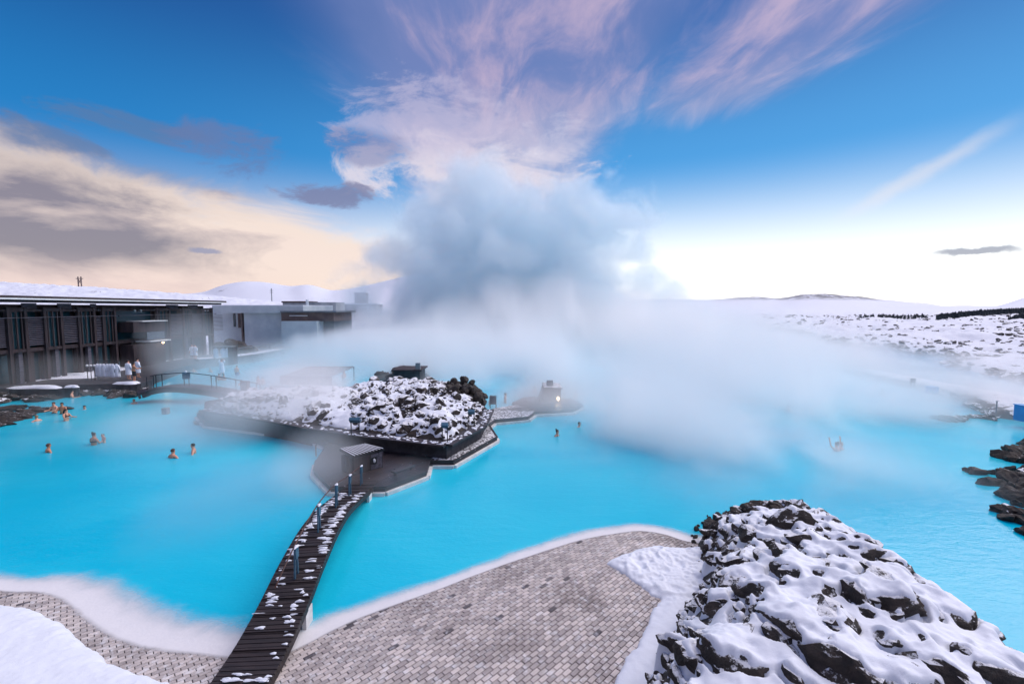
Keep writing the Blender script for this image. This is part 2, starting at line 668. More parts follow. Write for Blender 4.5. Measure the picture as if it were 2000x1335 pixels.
M['signblue'] = plain('sign_blue', s2l(44, 150, 214), s2l(36, 136, 200), 0.4, 3.0)


def glass_material():
    m, p = new_mat('window_glass')
    setc(p, mix(noise(pos(), 0.5, 2), s2l(22, 40, 50), s2l(34, 66, 76)))
    p.inputs['Roughness'].default_value = 0.08
    p.inputs['Specular IOR Level'].default_value = 0.6
    return m


M['glass'] = glass_material()


def lamp_material(name, c, s):
    m, p = new_mat(name)
    setc(p, c)
    p.inputs['Emission Color'].default_value = (*c, 1)
    p.inputs['Emission Strength'].default_value = s
    return m


M['lamp'] = lamp_material('lamp_glow', (1.0, 0.72, 0.42), 2.5)


def water_material():
    m, p = new_mat('milky_water')
    P = pos()
    x, y, z = xyz(P)
    drift = noise(stretch(P, 0.6, 1.0, 1.0), 0.11, 4, 0.55, 0.6)
    setc(p, mix(sstep(drift, 0.35, 0.7), (0.0, 0.45, 0.65), (0.03, 0.56, 0.72)))
    p.inputs['Roughness'].default_value = 0.12
    p.inputs['IOR'].default_value = 1.33
    p.inputs['Specular IOR Level'].default_value = 0.5
    w1 = noise(stretch(P, 0.9, 2.2, 1.0), 1.6, 4, 0.6, 0.3)
    w2 = noise(stretch(P, 1.2, 3.0, 1.0), 6.0, 3, 0.6)
    bump(p, w1 * 1.0 + w2 * 0.35, 0.19, 0.08)
    return m


M['water'] = water_material()
# ------------------------------------------------------------------ ground, hills, water
LAGOON = [(-80, 22), (-30, 12.0), (-14, 10.0), (-9.5, 7.6), (-6, 6.4), (-3, 6.8), (0, 9), (3, 11.2), (6, 11.6), (8.5, 9), (8.8, 4), (12, 3),
          (15.5, 9), (17.3, 13.0), (18.2, 15.0), (21, 17.6), (24, 20.5), (27.5, 22.0), (32, 25), (37, 26), (47, 33), (47.5, 41), (51, 48.4), (51.5, 51.7), (53.5, 56.5),
          (61, 61.5), (62, 65), (59.5, 75), (61.7, 85), (68, 108), (79, 130), (90, 160), (60, 172), (10, 160), (-16, 130), (-22, 104),
          (-22, 88), (-33, 80), (-39, 71), (-39.5, 63.5), (-37.5, 56), (-35, 47), (-33, 41), (-31, 37.2), (-34, 36.8), (-40.6, 35.4), (-80, 33)]


def land(X, Y):
    """Height of the ground anywhere (metres over the water)."""
    r = np.hypot(X, Y)
    az = np.arctan2(X, Y)
    d = np.where(r < 400, -sdist(X, Y, LAGOON), 200.0)
    shore = np.where(d > 0, 0.75 * (1 - np.exp(-d / 2.2)) + 0.012 * np.minimum(d, 60), np.maximum(d * 0.8, -1.6))
    # hummocky lava under snow
    amp = smoothstep(0.5, 9, d) * (1 - smoothstep(900, 1800, r))
    right = smoothstep(30, 45, X)
    left = smoothstep(-20, -50, X) * smoothstep(70, 130, Y)
    far = smoothstep(120, 220, r)
    k = np.maximum.reduce([right, left, far])
    hum = fbm(X, Y, 9.0, 5, 3) - 0.42
    hum2 = np.abs(fbm(X, Y, 3.6, 4, 11) - 0.5) * -2 + 0.35
    h = shore + amp * k * (2.6 * hum + 0.9 * hum2) * (0.75 + 0.25 * smoothstep(60, 200, r))
    h = h + smoothstep(6, 40, d) * right * 0.5
    h = np.where((X > -27) & (X < 8.8) & (Y < 15.6), np.minimum(h, -0.45), h)
    yf = np.maximum(r * np.cos(az), 1.0)
    px = 1000 + F * np.tan(np.clip(az, -1.35, 1.35))
    front = np.cos(az) > 0.18
    # long rise on the left behind the bathhouse
    crest = np.interp(px, [-3000, -400, 0, 200, 410, 520, 640, 800, 1000], [514, 533, 541, 551, 567, 576, 585, 594, 600])
    hh = (CAM_H + (602 - crest) / F * 330.0) * smoothstep(95, 330, yf) * (1 - 0.6 * smoothstep(340, 900, yf))
    h = np.where(front, h + np.maximum(hh - 6, 0) * smoothstep(1000, 700, px), h)

    def ridge(dist, w, pxs, pys, sd_, amp_):
        t_ = np.linspace(pxs[0], pxs[-1], 1500)
        e_ = np.interp(t_, pxs, pys)
        k_ = np.exp(-0.5 * (np.arange(-40, 41) * (t_[1] - t_[0]) / 11.0) ** 2)
        e_ = np.convolve(np.pad(e_, 40, mode='edge'), k_ / k_.sum(), 'valid')
        c_ = np.interp(px + (fbm(X, Y, dist * 0.22, 3, sd_ + 5) - 0.5) * 60 * np.abs(yf - dist) / w, t_, e_)
        top = CAM_H + (602 - c_) / F * dist
        prof = np.exp(-((yf - dist) / (w * np.where(yf < dist, 1.0, 1.6))) ** 2)
        rough = (fbm(X, Y, 260.0, 5, sd_) - 0.5) * amp_
        return np.where(front & (prof > 0.02), np.maximum(top + rough * prof, 0) * prof - 0.02 * top, -99.0)

    r1 = ridge(1900, 420, [-2500, -500, 300, 410, 440, 480, 530, 570, 600, 622, 650, 700, 760, 800, 850, 900, 950, 1000, 1060, 1120],
               [575, 580, 576, 569, 557, 550.5, 552, 558, 550.5, 556, 566, 560, 546, 536, 532, 535, 547, 560, 578, 598], 21, 22)
    r2 = ridge(2300, 560, [1100, 1200, 1310, 1400, 1420, 1480, 1510, 1530, 1560, 1610, 1680, 1720, 1800, 1850, 1890, 1960, 2400],
               [600, 588, 583, 585, 580, 580, 584, 582, 574, 571, 577, 586, 592, 600, 606, 612, 612], 31, 26)
    r3 = ridge(1050, 260, [1780, 1860, 1900, 1930, 1970, 2000, 2060, 2300, 3500], [640, 620, 608, 600, 588, 577, 562, 535, 530], 41, 10)
    # low snowy shelf in front of the right hills
    r4 = ridge(700, 180, [1150, 1250, 1400, 1600, 1800, 2000, 2500], [601, 600, 603, 606, 612, 606, 590], 51, 3)
    back = np.where(front, 0, 14 * smoothstep(150, 900, r))
    return np.maximum.reduce([h, r1, r2, r3, r4]) + back


def ground_material():
    m, p = new_mat('snowy_lava_field')
    P = pos()
    nz = normal_z()
    x, y, z = xyz(P)
    dist = E.m('SQRT', x * x + y * y)
    n1 = noise(P, 0.55, 6, 0.66)
    n2 = noise(P, 0.09, 4, 0.6)
    n3 = noise(P, 0.012, 6, 0.7)
    near = sstep(n1 + (n2 - 0.5) * 0.6 - nz * 0.42 + sstep(z, 0.9, 0.1) * 0.25, 0.28, 0.35) * sstep(dist, 900.0, 300.0)
    farr = sstep(n3 - nz * 0.9 + sstep(z, 30.0, 90.0) * 0.1, -0.18, -0.02) * sstep(dist, 900.0, 1500.0)
    crag = sstep(z, 36.0, 56.0) * sstep(x, 500.0, 900.0) * sstep(noise(P, 0.02, 6, 0.7) - (nz - 0.9) * 1.5, 0.28, 0.40)
    farr = emax(farr, crag)
    c = mix(clamp01(near + farr * 0.8), (0.72, 0.755, 0.84), (0.050, 0.046, 0.048))
    setc(p, c)
    p.inputs['Roughness'].default_value = 0.75
    p.inputs['Specular IOR Level'].default_value = 0.2
    bump(p, n1, 0.5, 0.4)
    return m


M['ground'] = ground_material()
az_in = np.radians(np.linspace(-56, 56, 950))
az_out = np.radians(np.concatenate([np.linspace(-180, -57.5, 60)]))
az_all = np.concatenate([az_out, az_in, -az_out[::-1]])
rr = np.concatenate([np.geomspace(3, 40, 60)[:-1], np.geomspace(40, 420, 250)[:-1], np.geomspace(420, 9000, 130)])
RR, AA = np.meshgrid(rr, az_all, indexing='ij')
GX, GY = RR * np.sin(AA), RR * np.cos(AA)
GZ = land(GX, GY)
Vg = np.stack([GX, GY, GZ], -1).reshape(-1, 3)
Fg = grid_faces(len(rr), len(az_all))[:, ::-1]
ground = tag(new_obj('ground', fast_mesh('ground', Vg, Fg, M['ground'])), kind='structure')

WATER = [(-130, 2), (130, 2), (130, 190), (-130, 190)]
wm = bpy.data.meshes.new('water')
wm.from_pydata([(p[0], p[1], 0.0) for p in WATER], [], [(0, 1, 2, 3)])
water = tag(new_obj('water', wm, M['water']), kind='structure')


# ------------------------------------------------------------------ lava stones and the snow that lies over them
def rock_mesh(name, seed, sub, mat, squash=(1, 1, 1), cuts=9, rough=0.12):
    """An angular lava stone: a ball cut by random planes, then roughened."""
    bm = bmesh.new()
    bmesh.ops.create_icosphere(bm, subdivisions=sub, radius=1.0)
    rg = np.random.default_rng(seed)
    V = np.array([v_.co[:] for v_ in bm.verts])
    for _ in range(cuts):
        n_ = rg.normal(size=3)
        n_ /= np.linalg.norm(n_)
        c_ = rg.uniform(0.45, 0.85)
        s_ = V @ n_
        V = V - np.outer(np.maximum(s_ - c_, 0) * 0.92, n_)
    off = rg.uniform(0, 50, 3)
    for i, v_ in enumerate(bm.verts):
        q = Vector(V[i])
        w_ = Vector((off[0], off[1], off[2]))
        k = mnoise.noise(q * 1.7 + w_) * rough * 1.3 + mnoise.noise(q * 4.2 + w_) * rough * 0.7 + (mnoise.noise(q * 9 + w_) * rough * 0.45 if sub > 3 else 0)
        q = q * (1 + k)
        v_.co = (q.x * squash[0], q.y * squash[1], q.z * squash[2])
    me = bpy.data.meshes.new(name)
    bm.to_mesh(me)
    bm.free()
    me.materials.append(mat)
    me.polygons.foreach_set('use_smooth', np.ones(len(me.polygons), bool))
    if sub <= 3:
        me.polygons.foreach_set('use_smooth', np.zeros(len(me.polygons), bool))
    return me


def mesh_np(me):
    a = np.empty(len(me.vertices) * 3, np.float32)
    me.vertices.foreach_get('co', a)
    return a.reshape(-1, 3)


def mesh_faces(me):
    a = np.empty(len(me.loops), np.int32)
    me.loops.foreach_get('vertex_index', a)
    return a.reshape(-1, 3)


class Field:
    """A height grid over part of the plan."""
    def __init__(self, x0, x1, y0, y1, res):
        self.x0, self.y0, self.res = x0, y0, res
        self.nx, self.ny = int((x1 - x0) / res) + 1, int((y1 - y0) / res) + 1
        self.X, self.Y = np.meshgrid(x0 + res * np.arange(self.nx), y0 + res * np.arange(self.ny))

    def at(self, A, x, y):
        i = np.clip(((y - self.y0) / self.res).astype(int) if isinstance(y, np.ndarray) else int((y - self.y0) / self.res), 0, self.ny - 1)
        j = np.clip(((x - self.x0) / self.res).astype(int) if isinstance(x, np.ndarray) else int((x - self.x0) / self.res), 0, self.nx - 1)
        return A[i, j]

    def splat(self, A, P):
        i = ((P[:, 1] - self.y0) / self.res + 0.5).astype(int)
        j = ((P[:, 0] - self.x0) / self.res + 0.5).astype(int)
        ok = (i >= 0) & (i < self.ny) & (j >= 0) & (j < self.nx)
        np.maximum.at(A, (i[ok], j[ok]), P[ok, 2])

    def mesh(self, name, Z, keep, mat):
        V = np.stack([self.X, self.Y, Z], -1).reshape(-1, 3)
        k = keep[:-1, :-1] & keep[1:, :-1] & keep[:-1, 1:] & keep[1:, 1:]
        Q = grid_faces(self.ny, self.nx, k)
        used = np.unique(Q)
        remap = np.zeros(len(V), np.int32)
        remap[used] = np.arange(len(used))
        return fast_mesh(name, V[used], remap[Q], mat)


def join_rocks(name, meshes, xforms, mat, parent=None):
    """Many small stones in one mesh."""
    Vs, Fs, b = [], [], 0
    for k, mtx in xforms:
        v_ = mesh_np(meshes[k])
        m_ = np.array(mtx)
        Vs.append(v_ @ m_[:3, :3].T + m_[:3, 3])
        Fs.append(mesh_faces(meshes[k]) + b)
        b += len(v_)
    return new_obj(name, fast_mesh(name, np.concatenate(Vs), np.concatenate(Fs), mat, False), None, parent)


def snow_over(fl, H, base, thick, steep0, steep1, sig, dig=0.16, lump=0.02, seed=5, wind=(0.5, 0.35), cap=0.05, c0=0.9, c1=1.7):
    """Snow lying on a rocky height field: filling the hollows, capping the stones, gone from steep faces."""
    Hb = blur(H, sig)
    Hc = blur(H, sig * 0.6)
    gy, gx = np.gradient(Hc, fl.res)
    sl = np.hypot(gx, gy) + np.maximum(gx * wind[0] + gy * wind[1], 0) * 0.8
    t_ = thick + (-dig - thick) * smoothstep(steep0, steep1, sl)
    t_ = t_ + (fbm(fl.X, fl.Y, 0.8, 4, seed) - 0.5) * lump * 2
    S1 = np.maximum(Hb, base) + t_
    H2 = blur(H, max(0.7, sig * 0.33))
    gy, gx = np.gradient(blur(H, max(0.9, sig * 0.45)), fl.res)
    s2 = np.hypot(gx, gy) + np.maximum(gx * wind[0] + gy * wind[1], 0) * 0.7
    S2 = H2 + cap - (dig + cap) * smoothstep(c0, c1, s2) + (fbm(fl.X, fl.Y, 0.30, 3, seed + 3) - 0.5) * cap * 1.6
    S = np.maximum(S1, S2)
    return blur(S, max(0.7, sig * 0.28))
# ------------------------------------------------------------------ near shore: paved terrace, silica rim, snow, lava mound
SHORE_PX = [(0, 1146), (90, 1150), (150, 1166), (195, 1200), (255, 1236), (330, 1256), (430, 1268), (500, 1275), (560, 1266), (640, 1229), (700, 1203), (760, 1181),
            (850, 1150), (950, 1112), (1050, 1078), (1130, 1053), (1200, 1040), (1250, 1035), (1300, 1042), (1350, 1057)]
SHORE = spline([(-24, 15.5), (-16.5, 12.0)] + [tuple(G(px, py, 0.0))[:2] for px, py in SHORE_PX] + [(6.2, 13.2), (8.5, 13.0)], 8)
SHORE = [(p.x, p.y) for p in SHORE]
LAND_POLY = SHORE + [(8.5, 1.0), (-24, 1.0)]


def terrace_h(X, Y):
    d = sdist(X, Y, LAND_POLY)
    return np.where(d > 0, np.minimum(0.015 + 0.10 * d, 0.19), 0.015 + 0.14 * d)


tf = Field(-24, 6.6, 3.2, 15.5, 0.1)
TZ = terrace_h(tf.X, tf.Y)
keep = sdist(tf.X, tf.Y, LAND_POLY) > -0.7
M['joint'] = plain('dark_joint', s2l(44, 40, 42), s2l(28, 26, 30), 0.9, 6.0, 0.3, 40)
terrace = tag(new_obj('paved_terrace', tf.mesh('paved_terrace', TZ - 0.02, keep, M['joint'])),
              'pale brick paved terrace curving along the near edge of the turquoise water', 'terrace', kind='structure')


def brick_material():
    m, p = new_mat('frosted_brick')
    P = pos()
    oi = E(E.tree.nodes.new('ShaderNodeObjectInfo').outputs['Random'])
    ri = E(E.tree.nodes.new('ShaderNodeNewGeometry').outputs['Random Per Island'])
    r_ = E.m('FRACT', oi * 7.31 + ri * 3.17)
    base = mix(r_, s2l(204, 194, 189), s2l(154, 146, 144))
    base = mix(sstep(r_, 0.984, 0.992), base, s2l(84, 80, 84))
    stain = noise(P, 0.55, 5, 0.62)
    base = mix(sstep(stain, 0.47, 0.66) * 0.62, base, s2l(104, 95, 93))
    grit = noise(P, 38.0, 4, 0.7)
    base = mix(sstep(grit, 0.54, 0.74) * 0.45, base, s2l(84, 76, 76))
    frost = noise(P, 6.0, 4, 0.6)
    base = mix(sstep(frost, 0.50, 0.70) * 0.5, base, (0.74, 0.75, 0.78))
    setc(p, base)
    p.inputs['Roughness'].default_value = 0.6
    p.inputs['Specular IOR Level'].default_value = 0.4
    bump(p, grit, 0.35, 0.01)
    return m


M['brick'] = brick_material()
BL, BW, BH, GAP, CH = 0.212, 0.106, 0.040, 0.014, 0.007
hx, hy = (BL - GAP) / 2, (BW - GAP) / 2
brick_v = [(sx * hx, sy * hy, -BH) for sx, sy in ((-1, -1), (1, -1), (1, 1), (-1, 1))] + \
          [(sx * hx, sy * hy, -CH) for sx, sy in ((-1, -1), (1, -1), (1, 1), (-1, 1))] + \
          [(sx * (hx - CH), sy * (hy - CH), 0) for sx, sy in ((-1, -1), (1, -1), (1, 1), (-1, 1))]
brick_f = [(a, (a + 1) % 4, 4 + (a + 1) % 4, 4 + a) for a in range(4)] + [(4 + a, 4 + (a + 1) % 4, 8 + (a + 1) % 4, 8 + a) for a in range(4)] + [(8, 9, 10, 11)]
brick_me = bpy.data.meshes.new('brick')
brick_me.from_pydata(brick_v, [], brick_f)
brick_me.materials.append(M['brick'])

th = R(44)
ca, sa = math.cos(th), math.sin(th)
us, vs_ = np.arange(-90, 90), np.arange(-160, 160)
UU, VV = np.meshgrid(us, vs_)
bu = (UU + 0.5 * (VV % 2)) * BL
bv = VV * BW
bx, by = ca * bu - sa * bv, sa * bu + ca * bv + 9.0
bd = sdist(bx, by, LAND_POLY)
SNOW_LEFT = [tuple(G(px, py, 0.15))[:2] for px, py in ((-160, 1180), (0, 1181), (60, 1190), (110, 1213), (155, 1246), (200, 1286), (245, 1305), (300, 1320), (345, 1337), (360, 1380))] + [(-7, 3.0), (-24, 3.0), (-24, 13.2)]
SNOW_RIGHT = [tuple(G(px, py, 0.17))[:2] for px, py in ((1182, 1103), (1215, 1082), (1255, 1068), (1300, 1062), (1345, 1064))] + [(5.9, 12.9), (5.6, 11.6), (5.0, 10.0), (3.6, 7.6), (2.6, 5.0), (1.3, 5.0)] + \
             [tuple(G(px, py, 0.17))[:2] for px, py in ((1190, 1380), (1204, 1330), (1226, 1285), (1246, 1252), (1268, 1210), (1288, 1172), (1240, 1138))]
ok = (bd > -0.12) & (bd < 7) & (by > 3.2) & (sdist(bx, by, SNOW_LEFT) < 0.10) & (sdist(bx, by, SNOW_RIGHT) < 0.12) & (bx < 5.9)
qx, qy, qf = project(bx, by, 0.15)
ok &= (qy > 900) & (qy < 1420) & (qx > -120)
bx, by, qx, qy, qf, bd = bx[ok], by[ok], qx[ok], qy[ok], qf[ok], bd[ok]
bz = terrace_h(bx, by)
gx_ = (terrace_h(bx + 0.05, by) - terrace_h(bx - 0.05, by)) / 0.1
gy_ = (terrace_h(bx, by + 0.05) - terrace_h(bx, by - 0.05)) / 0.1
inframe = (qx > 5) & (qx < 1995) & (qy < 1330)
order = np.argsort(np.where(inframe, qf, qf + 100))
BV = np.array(brick_v)
Vs, k = [], 0
for n_, i in enumerate(order):
    nrm = Vector((-gx_[i] + random.gauss(0, 0.010), -gy_[i] + random.gauss(0, 0.010), 1)).normalized()
    xa = (Vector((ca, sa, 0)) - nrm * nrm.dot(Vector((ca, sa, 0)))).normalized()
    ya = nrm.cross(xa)
    mt = Matrix((xa, ya, nrm)).transposed().to_4x4()
    mt.translation = (bx[i], by[i], bz[i] + random.uniform(-0.003, 0.003))
    if n_ < 300:
        o = new_obj('brick', brick_me, None, terrace)
        o.matrix_world = mt
    else:
        m_ = np.array(mt)
        Vs.append(BV @ m_[:3, :3].T + m_[:3, 3])
        k += 1
FQ = np.array(brick_f)
Fs = (FQ[None] + (np.arange(k) * 12)[:, None, None]).reshape(-1, 4)
paving = tag(new_obj('paving', fast_mesh('paving', np.concatenate(Vs), Fs, M['brick'], False), None, terrace), kind='stuff')


def foam_material():
    m = bpy.data.materials.new('silica_foam')
    m.use_nodes = True
    E.tree = m.node_tree
    p = m.node_tree.nodes['Principled BSDF']
    P = pos()
    a = m.node_tree.nodes.new('ShaderNodeAttribute')
    a.attribute_name = 'cover'
    cov = E(a.outputs['Fac'])
    n1 = noise(P, 1.6, 5, 0.6, 0.4)
    n2 = noise(P, 14.0, 4, 0.6)
    setc(p, mix(n2, (0.80, 0.79, 0.80), (0.66, 0.66, 0.69)))
    p.inputs['Roughness'].default_value = 0.8
    E.plug(p.inputs['Alpha'], clamp01(sstep(cov + (n1 - 0.5) * 0.55 + (n2 - 0.5) * 0.2, 0.08, 1.0) * 0.94))
    bump(p, n2, 0.3, 0.02)
    return m


M['foam'] = foam_material()
SP = [Vector((p[0], p[1], 0)) for p in SHORE]
wpx = np.interp([project(p[0], p[1], 0)[0] for p in SHORE], [-500, 0, 200, 330, 470, 560, 700, 900, 1130, 1300, 1400], [0.75, 0.75, 1.3, 1.25, 1.1, 1.0, 0.7, 0.52, 0.62, 0.7, 0.7])
offs = [(-1.0, 0.0), (-0.75, 0.22), (-0.5, 0.55), (-0.28, 0.85), (-0.1, 1.0), (0.03, 1.0), (0.12, 0.92), (0.18, 0.62), (0.24, 0.22), (0.32, 0.0)]
Vf, Cf = [], []
for i, p in enumerate(SP):
    d = (SP[min(i + 1, len(SP) - 1)] - SP[max(i - 1, 0)]).normalized()
    nrm = Vector((-d.y, d.x, 0))   # towards the water
    for a_, c_ in offs:
        q = p - nrm * (a_ * wpx[i])
        Vf.append((q.x, q.y))
        Cf.append(c_)
Vf = np.array(Vf)
Zf = np.maximum(terrace_h(Vf[:, 0], Vf[:, 1]) + 0.012, 0.012)
fm = fast_mesh('silica_rim', np.column_stack([Vf, Zf]), grid_faces(len(SP), len(offs)), M['foam'])
at_ = fm.attributes.new('cover', 'FLOAT', 'POINT')
at_.data.foreach_set('value', np.array(Cf, np.float32))
tag(new_obj('silica_foam', fm), 'white silica rim where the milky water laps the paving', 'silica rim', kind='stuff')


def snow_patch(name, poly, fl, thick, edge, lumps, label, base_fn, seed=1):
    d = sdist(fl.X, fl.Y, poly) + (fbm(fl.X, fl.Y, 0.35, 3, seed) - 0.5) * 0.22
    b = base_fn(fl.X, fl.Y)
    t_ = thick * (1 - np.exp(-np.maximum(d, 0) / edge)) + lumps(fl.X, fl.Y) * smoothstep(0, 0.3, d)
    Z = b + np.where(d > 0, t_, -0.06)
    o = new_obj(name, fl.mesh(name, Z, d > -fl.res * 1.5, M['snow']))
    return tag(o, label, 'snow', kind='stuff')


snow_patch('snow_bank', SNOW_LEFT, Field(-15, -4.6, 4.5, 11.5, 0.035), 0.22, 0.10,
           lambda X, Y: (fbm(X, Y, 2.2, 4, 2) - 0.5) * 0.16 + (fbm(X, Y, 0.12, 3, 7) - 0.5) * 0.025,
           'smooth blue white snow bank beside the narrow paved edge', terrace_h, 3)
snow_patch('snow_patch', SNOW_RIGHT, Field(1.0, 6.2, 5.0, 13.6, 0.03), 0.075, 0.07,
           lambda X, Y: (np.abs(fbm(X, Y, 0.26, 3, 9) - 0.5) * -0.24 + 0.06) * smoothstep(9.6, 10.6, Y) + (fbm(X, Y, 0.5, 3, 5) - 0.3) * 0.06,
           'trampled snow between the brick paving and the lava mound', terrace_h, 4)

# the lava mound
MOUND = [(5.45, 13.1), (4.35, 10.3), (3.45, 9.2), (2.35, 7.7), (1.5, 6.2), (1.1, 4.4), (7.9, 4.4), (8.35, 6.0), (8.8, 7.6), (9.15, 9.2), (9.5, 11.0),
         (10.1, 12.8), (10.2, 14.2), (9.3, 15.2), (8.2, 15.4), (6.7, 14.7)]
mf = Field(0.6, 11.2, 4.2, 16.0, 0.028)
md_ = sdist(mf.X, mf.Y, MOUND)
hmax = np.interp(mf.Y, [4, 6.5, 9, 12, 13.5, 14.5, 15.5], [2.5, 2.35, 2.1, 1.5, 1.1, 0.8, 0.5])
MB_ = np.where(md_ > 0, hmax * (1 - np.exp(-md_ / 0.75)), -0.5 + 0.0 * md_) + (fbm(mf.X, mf.Y, 1.6, 4, 8) - 0.5) * 0.55 * smoothstep(0, 0.8, md_)
MB_ = blur(np.maximum(MB_, np.where(md_ < 0, np.maximum(md_ * 1.2, -1.0), -9.0)), 12) - smoothstep(0.15, -0.25, md_) * 0.6
rk_big = [rock_mesh('slab', 100 + i, 4, M['rock'], (1.0, 0.52, 0.42), 9, 0.19) for i in range(6)]
rk_mid = [rock_mesh('stone', 200 + i, 3, M['rock'], (1.0, 0.75, 0.66), 9, 0.21) for i in range(10)]
rk_mid_bare = [rock_mesh('dark_stone', 230 + i, 3, M['rock_bare'], (1.0, 0.8, 0.7), 8, 0.16) for i in range(6)]
rk_tiny = [rock_mesh('pebble', 300 + i, 2, M['rock'], (1.0, 0.8, 0.7), 6, 0.15) for i in range(6)]
np_big, np_mid, np_bare = [mesh_np(m) for m in rk_big], [mesh_np(m) for m in rk_mid], [mesh_np(m) for m in rk_mid_bare]
mound = thing('lava_mound', 'big jagged lava mound under deep snow between the paving and the open water', 'lava mound', (5.5, 9.0, 0))
MH = MB_.copy()
SLABS = [(1560, 1262, 1.9, 1.05), (1700, 1210, 1.9, 0.95), (1500, 1180, 2.0, 0.75), (1640, 1100, 1.7, 0.95), (1545, 1085, 1.5, 0.6), (1790, 1170, 1.6, 0.8),
         (1850, 1250, 1.7, 0.85), (1410, 1230, 1.2, 0.6), (1330, 1290, 0.9, 0.55), (1420, 1310, 1.7, 0.8), (1730, 1300, 2.2, 0.9), (1570, 1010, 1.3, 0.55), (1680, 1060, 1.3, 0.6),
         (1500, 1120, 1.5, 0.5), (1600, 1160, 1.9, 0.8), (1750, 1090, 1.3, 0.6), (1900, 1290, 1.5, 0.7), (1440, 1130, 1.0, 0.45), (1340, 1210, 0.6, 0.4), (1620, 1000, 1.2, 0.45)]


def put_rock(fl, H, mes, nps, k, x, y, z, s, rot, parent, name):
    m_ = Matrix.Translation((x, y, z)) @ rot.to_matrix().to_4x4() @ Matrix.Scale(s, 4)
    o = new_obj(name, mes[k], None, parent)
    o.matrix_world = m_
    if parent is not None:
        o.matrix_parent_inverse = parent.matrix_world.inverted()
        o.matrix_world = m_
    a = np.array(m_)
    fl.splat(H, nps[k] @ a[:3, :3].T + a[:3, 3])
    return o


from mathutils import Euler
bpy.context.view_layer.update()
for i, (px, py, z, s) in enumerate(SLABS):
    g = G(px, py, z)
    s *= 0.72
    zb = float(mf.at(MB_, g.x, g.y))
    rot = Euler((R(random.uniform(8, 24)), R(random.uniform(-14, 10)), R(-43 + random.uniform(-14, 14))))
    put_rock(mf, MH, rk_big, np_big, i % 6, g.x, g.y, zb + 0.06 * s, s, rot, mound, 'slab')
cand = 0
while cand < 278:
    x, y = random.uniform(1.2, 10.4), random.uniform(4.6, 15.4)
    d = float(mf.at(md_, x, y))
    if d < 0.05:
        continue
    qx_, qy_, _f = project(x, y, float(mf.at(MB_, x, y)))
    if qx_ > 2060 or qy_ > 1400:
        continue
    leftedge = (x - 2.3) - (y - 7.7) * 0.55 < 1.0
    s = random.uniform(0.12, 0.30) if (d < 0.9) else 0.17 + 0.42 * random.random() ** 1.7
    if d < 0.35:
        s = random.uniform(0.10, 0.2)
    tip = y > 12.6 and x < 8.4
    rot = Euler((R(random.uniform(-15, 30)), R(random.uniform(-20, 20)), R(-43 + random.uniform(-45, 45))))
    zb = float(mf.at(MB_, x, y))
    if tip:
        s = random.uniform(0.12, 0.3)
        k = random.randrange(6)
        put_rock(mf, MH, rk_mid_bare, np_bare, k, x, y, zb + 0.1 * s, s, rot, mound, 'dark_stone')
    else:
        k = random.randrange(10)
        put_rock(mf, MH, rk_mid, np_mid, k, x, y, zb + random.uniform(-0.2, 0.3) * s, s, rot, mound, 'stone')
    cand += 1
xf = []
for _ in range(900):
    x, y = random.uniform(1.2, 10.6), random.uniform(4.6, 15.6)
    d = float(mf.at(md_, x, y))
    tip = y > 12.4 and x < 8.8
    if d < -0.25 or (d > 0.8 and not tip):
        continue
    s = random.uniform(0.04, 0.12)
    z = max(float(mf.at(MB_, x, y)), 0.0) + 0.3 * s
    xf.append((random.randrange(6), Matrix.Translation((x, y, z)) @ Euler((random.uniform(0, 6), random.uniform(0, 6), random.uniform(0, 6))).to_matrix().to_4x4() @ Matrix.Scale(s, 4)))
tag(join_rocks('rubble', rk_tiny, xf, M['rock_bare'], mound), kind='stuff').matrix_parent_inverse = mound.matrix_world.inverted()
xf = []
rk_s = [rock_mesh('small_stone', 330 + i, 2, M['rock'], (1.0, 0.75, 0.6), 7, 0.17) for i in range(8)]
np_s = [mesh_np(m_) for m_ in rk_s]
for _ in range(620):
    x, y = random.uniform(1.2, 10.4), random.uniform(4.6, 15.4)
    d = float(mf.at(md_, x, y))
    if d < 0.0:
        continue
    s = random.uniform(0.07, 0.19) * (1.1 if d < 1.0 else 1.0)
    z = float(mf.at(MB_, x, y)) * 0.5 + float(mf.at(MH, x, y)) * 0.5 + random.uniform(0.0, 0.5) * s
    mt = Matrix.Translation((x, y, z)) @ Euler((random.uniform(-.5, .6), random.uniform(-.5, .5), R(-43) + random.uniform(-0.9, 0.9))).to_matrix().to_4x4() @ Matrix.Scale(s, 4)
    k = random.randrange(8)
    a = np.array(mt)
    mf.splat(MH, np_s[k] @ a[:3, :3].T + a[:3, 3])
    xf.append((k, mt))
tag(join_rocks('small_stones', rk_s, xf, M['rock'], mound), kind='stuff').matrix_parent_inverse = mound.matrix_world.inverted()
base_o = new_obj('lava_base', mf.mesh('lava_base', MB_ - 0.04, md_ > -0.45, M['rock']), None, mound)
base_o.matrix_parent_inverse = mound.matrix_world.inverted()
tipmask = smoothstep(12.4, 13.4, mf.Y) * smoothstep(8.9, 8.0, mf.X)
MS = snow_over(mf, close_gaps(MH), MB_, -0.02, 0.9, 1.8, 2.2, 0.18, 0.03, cap=0.065, c0=0.8, c1=1.55) - tipmask * 0.22 - smoothstep(0.25, 0.0, md_) * 0.15
MS = MS + (fbm(mf.X, mf.Y, 0.28, 4, 76) - 0.5) * 0.07 + (fbm(mf.X, mf.Y, 0.09, 2, 77) - 0.5) * 0.014
so = new_obj('snow_cover', mf.mesh('snow_cover', MS, (md_ > -0.1), M['snow']), None, mound)
so.matrix_parent_inverse = mound.matrix_world.inverted()
tag(so, kind='stuff')
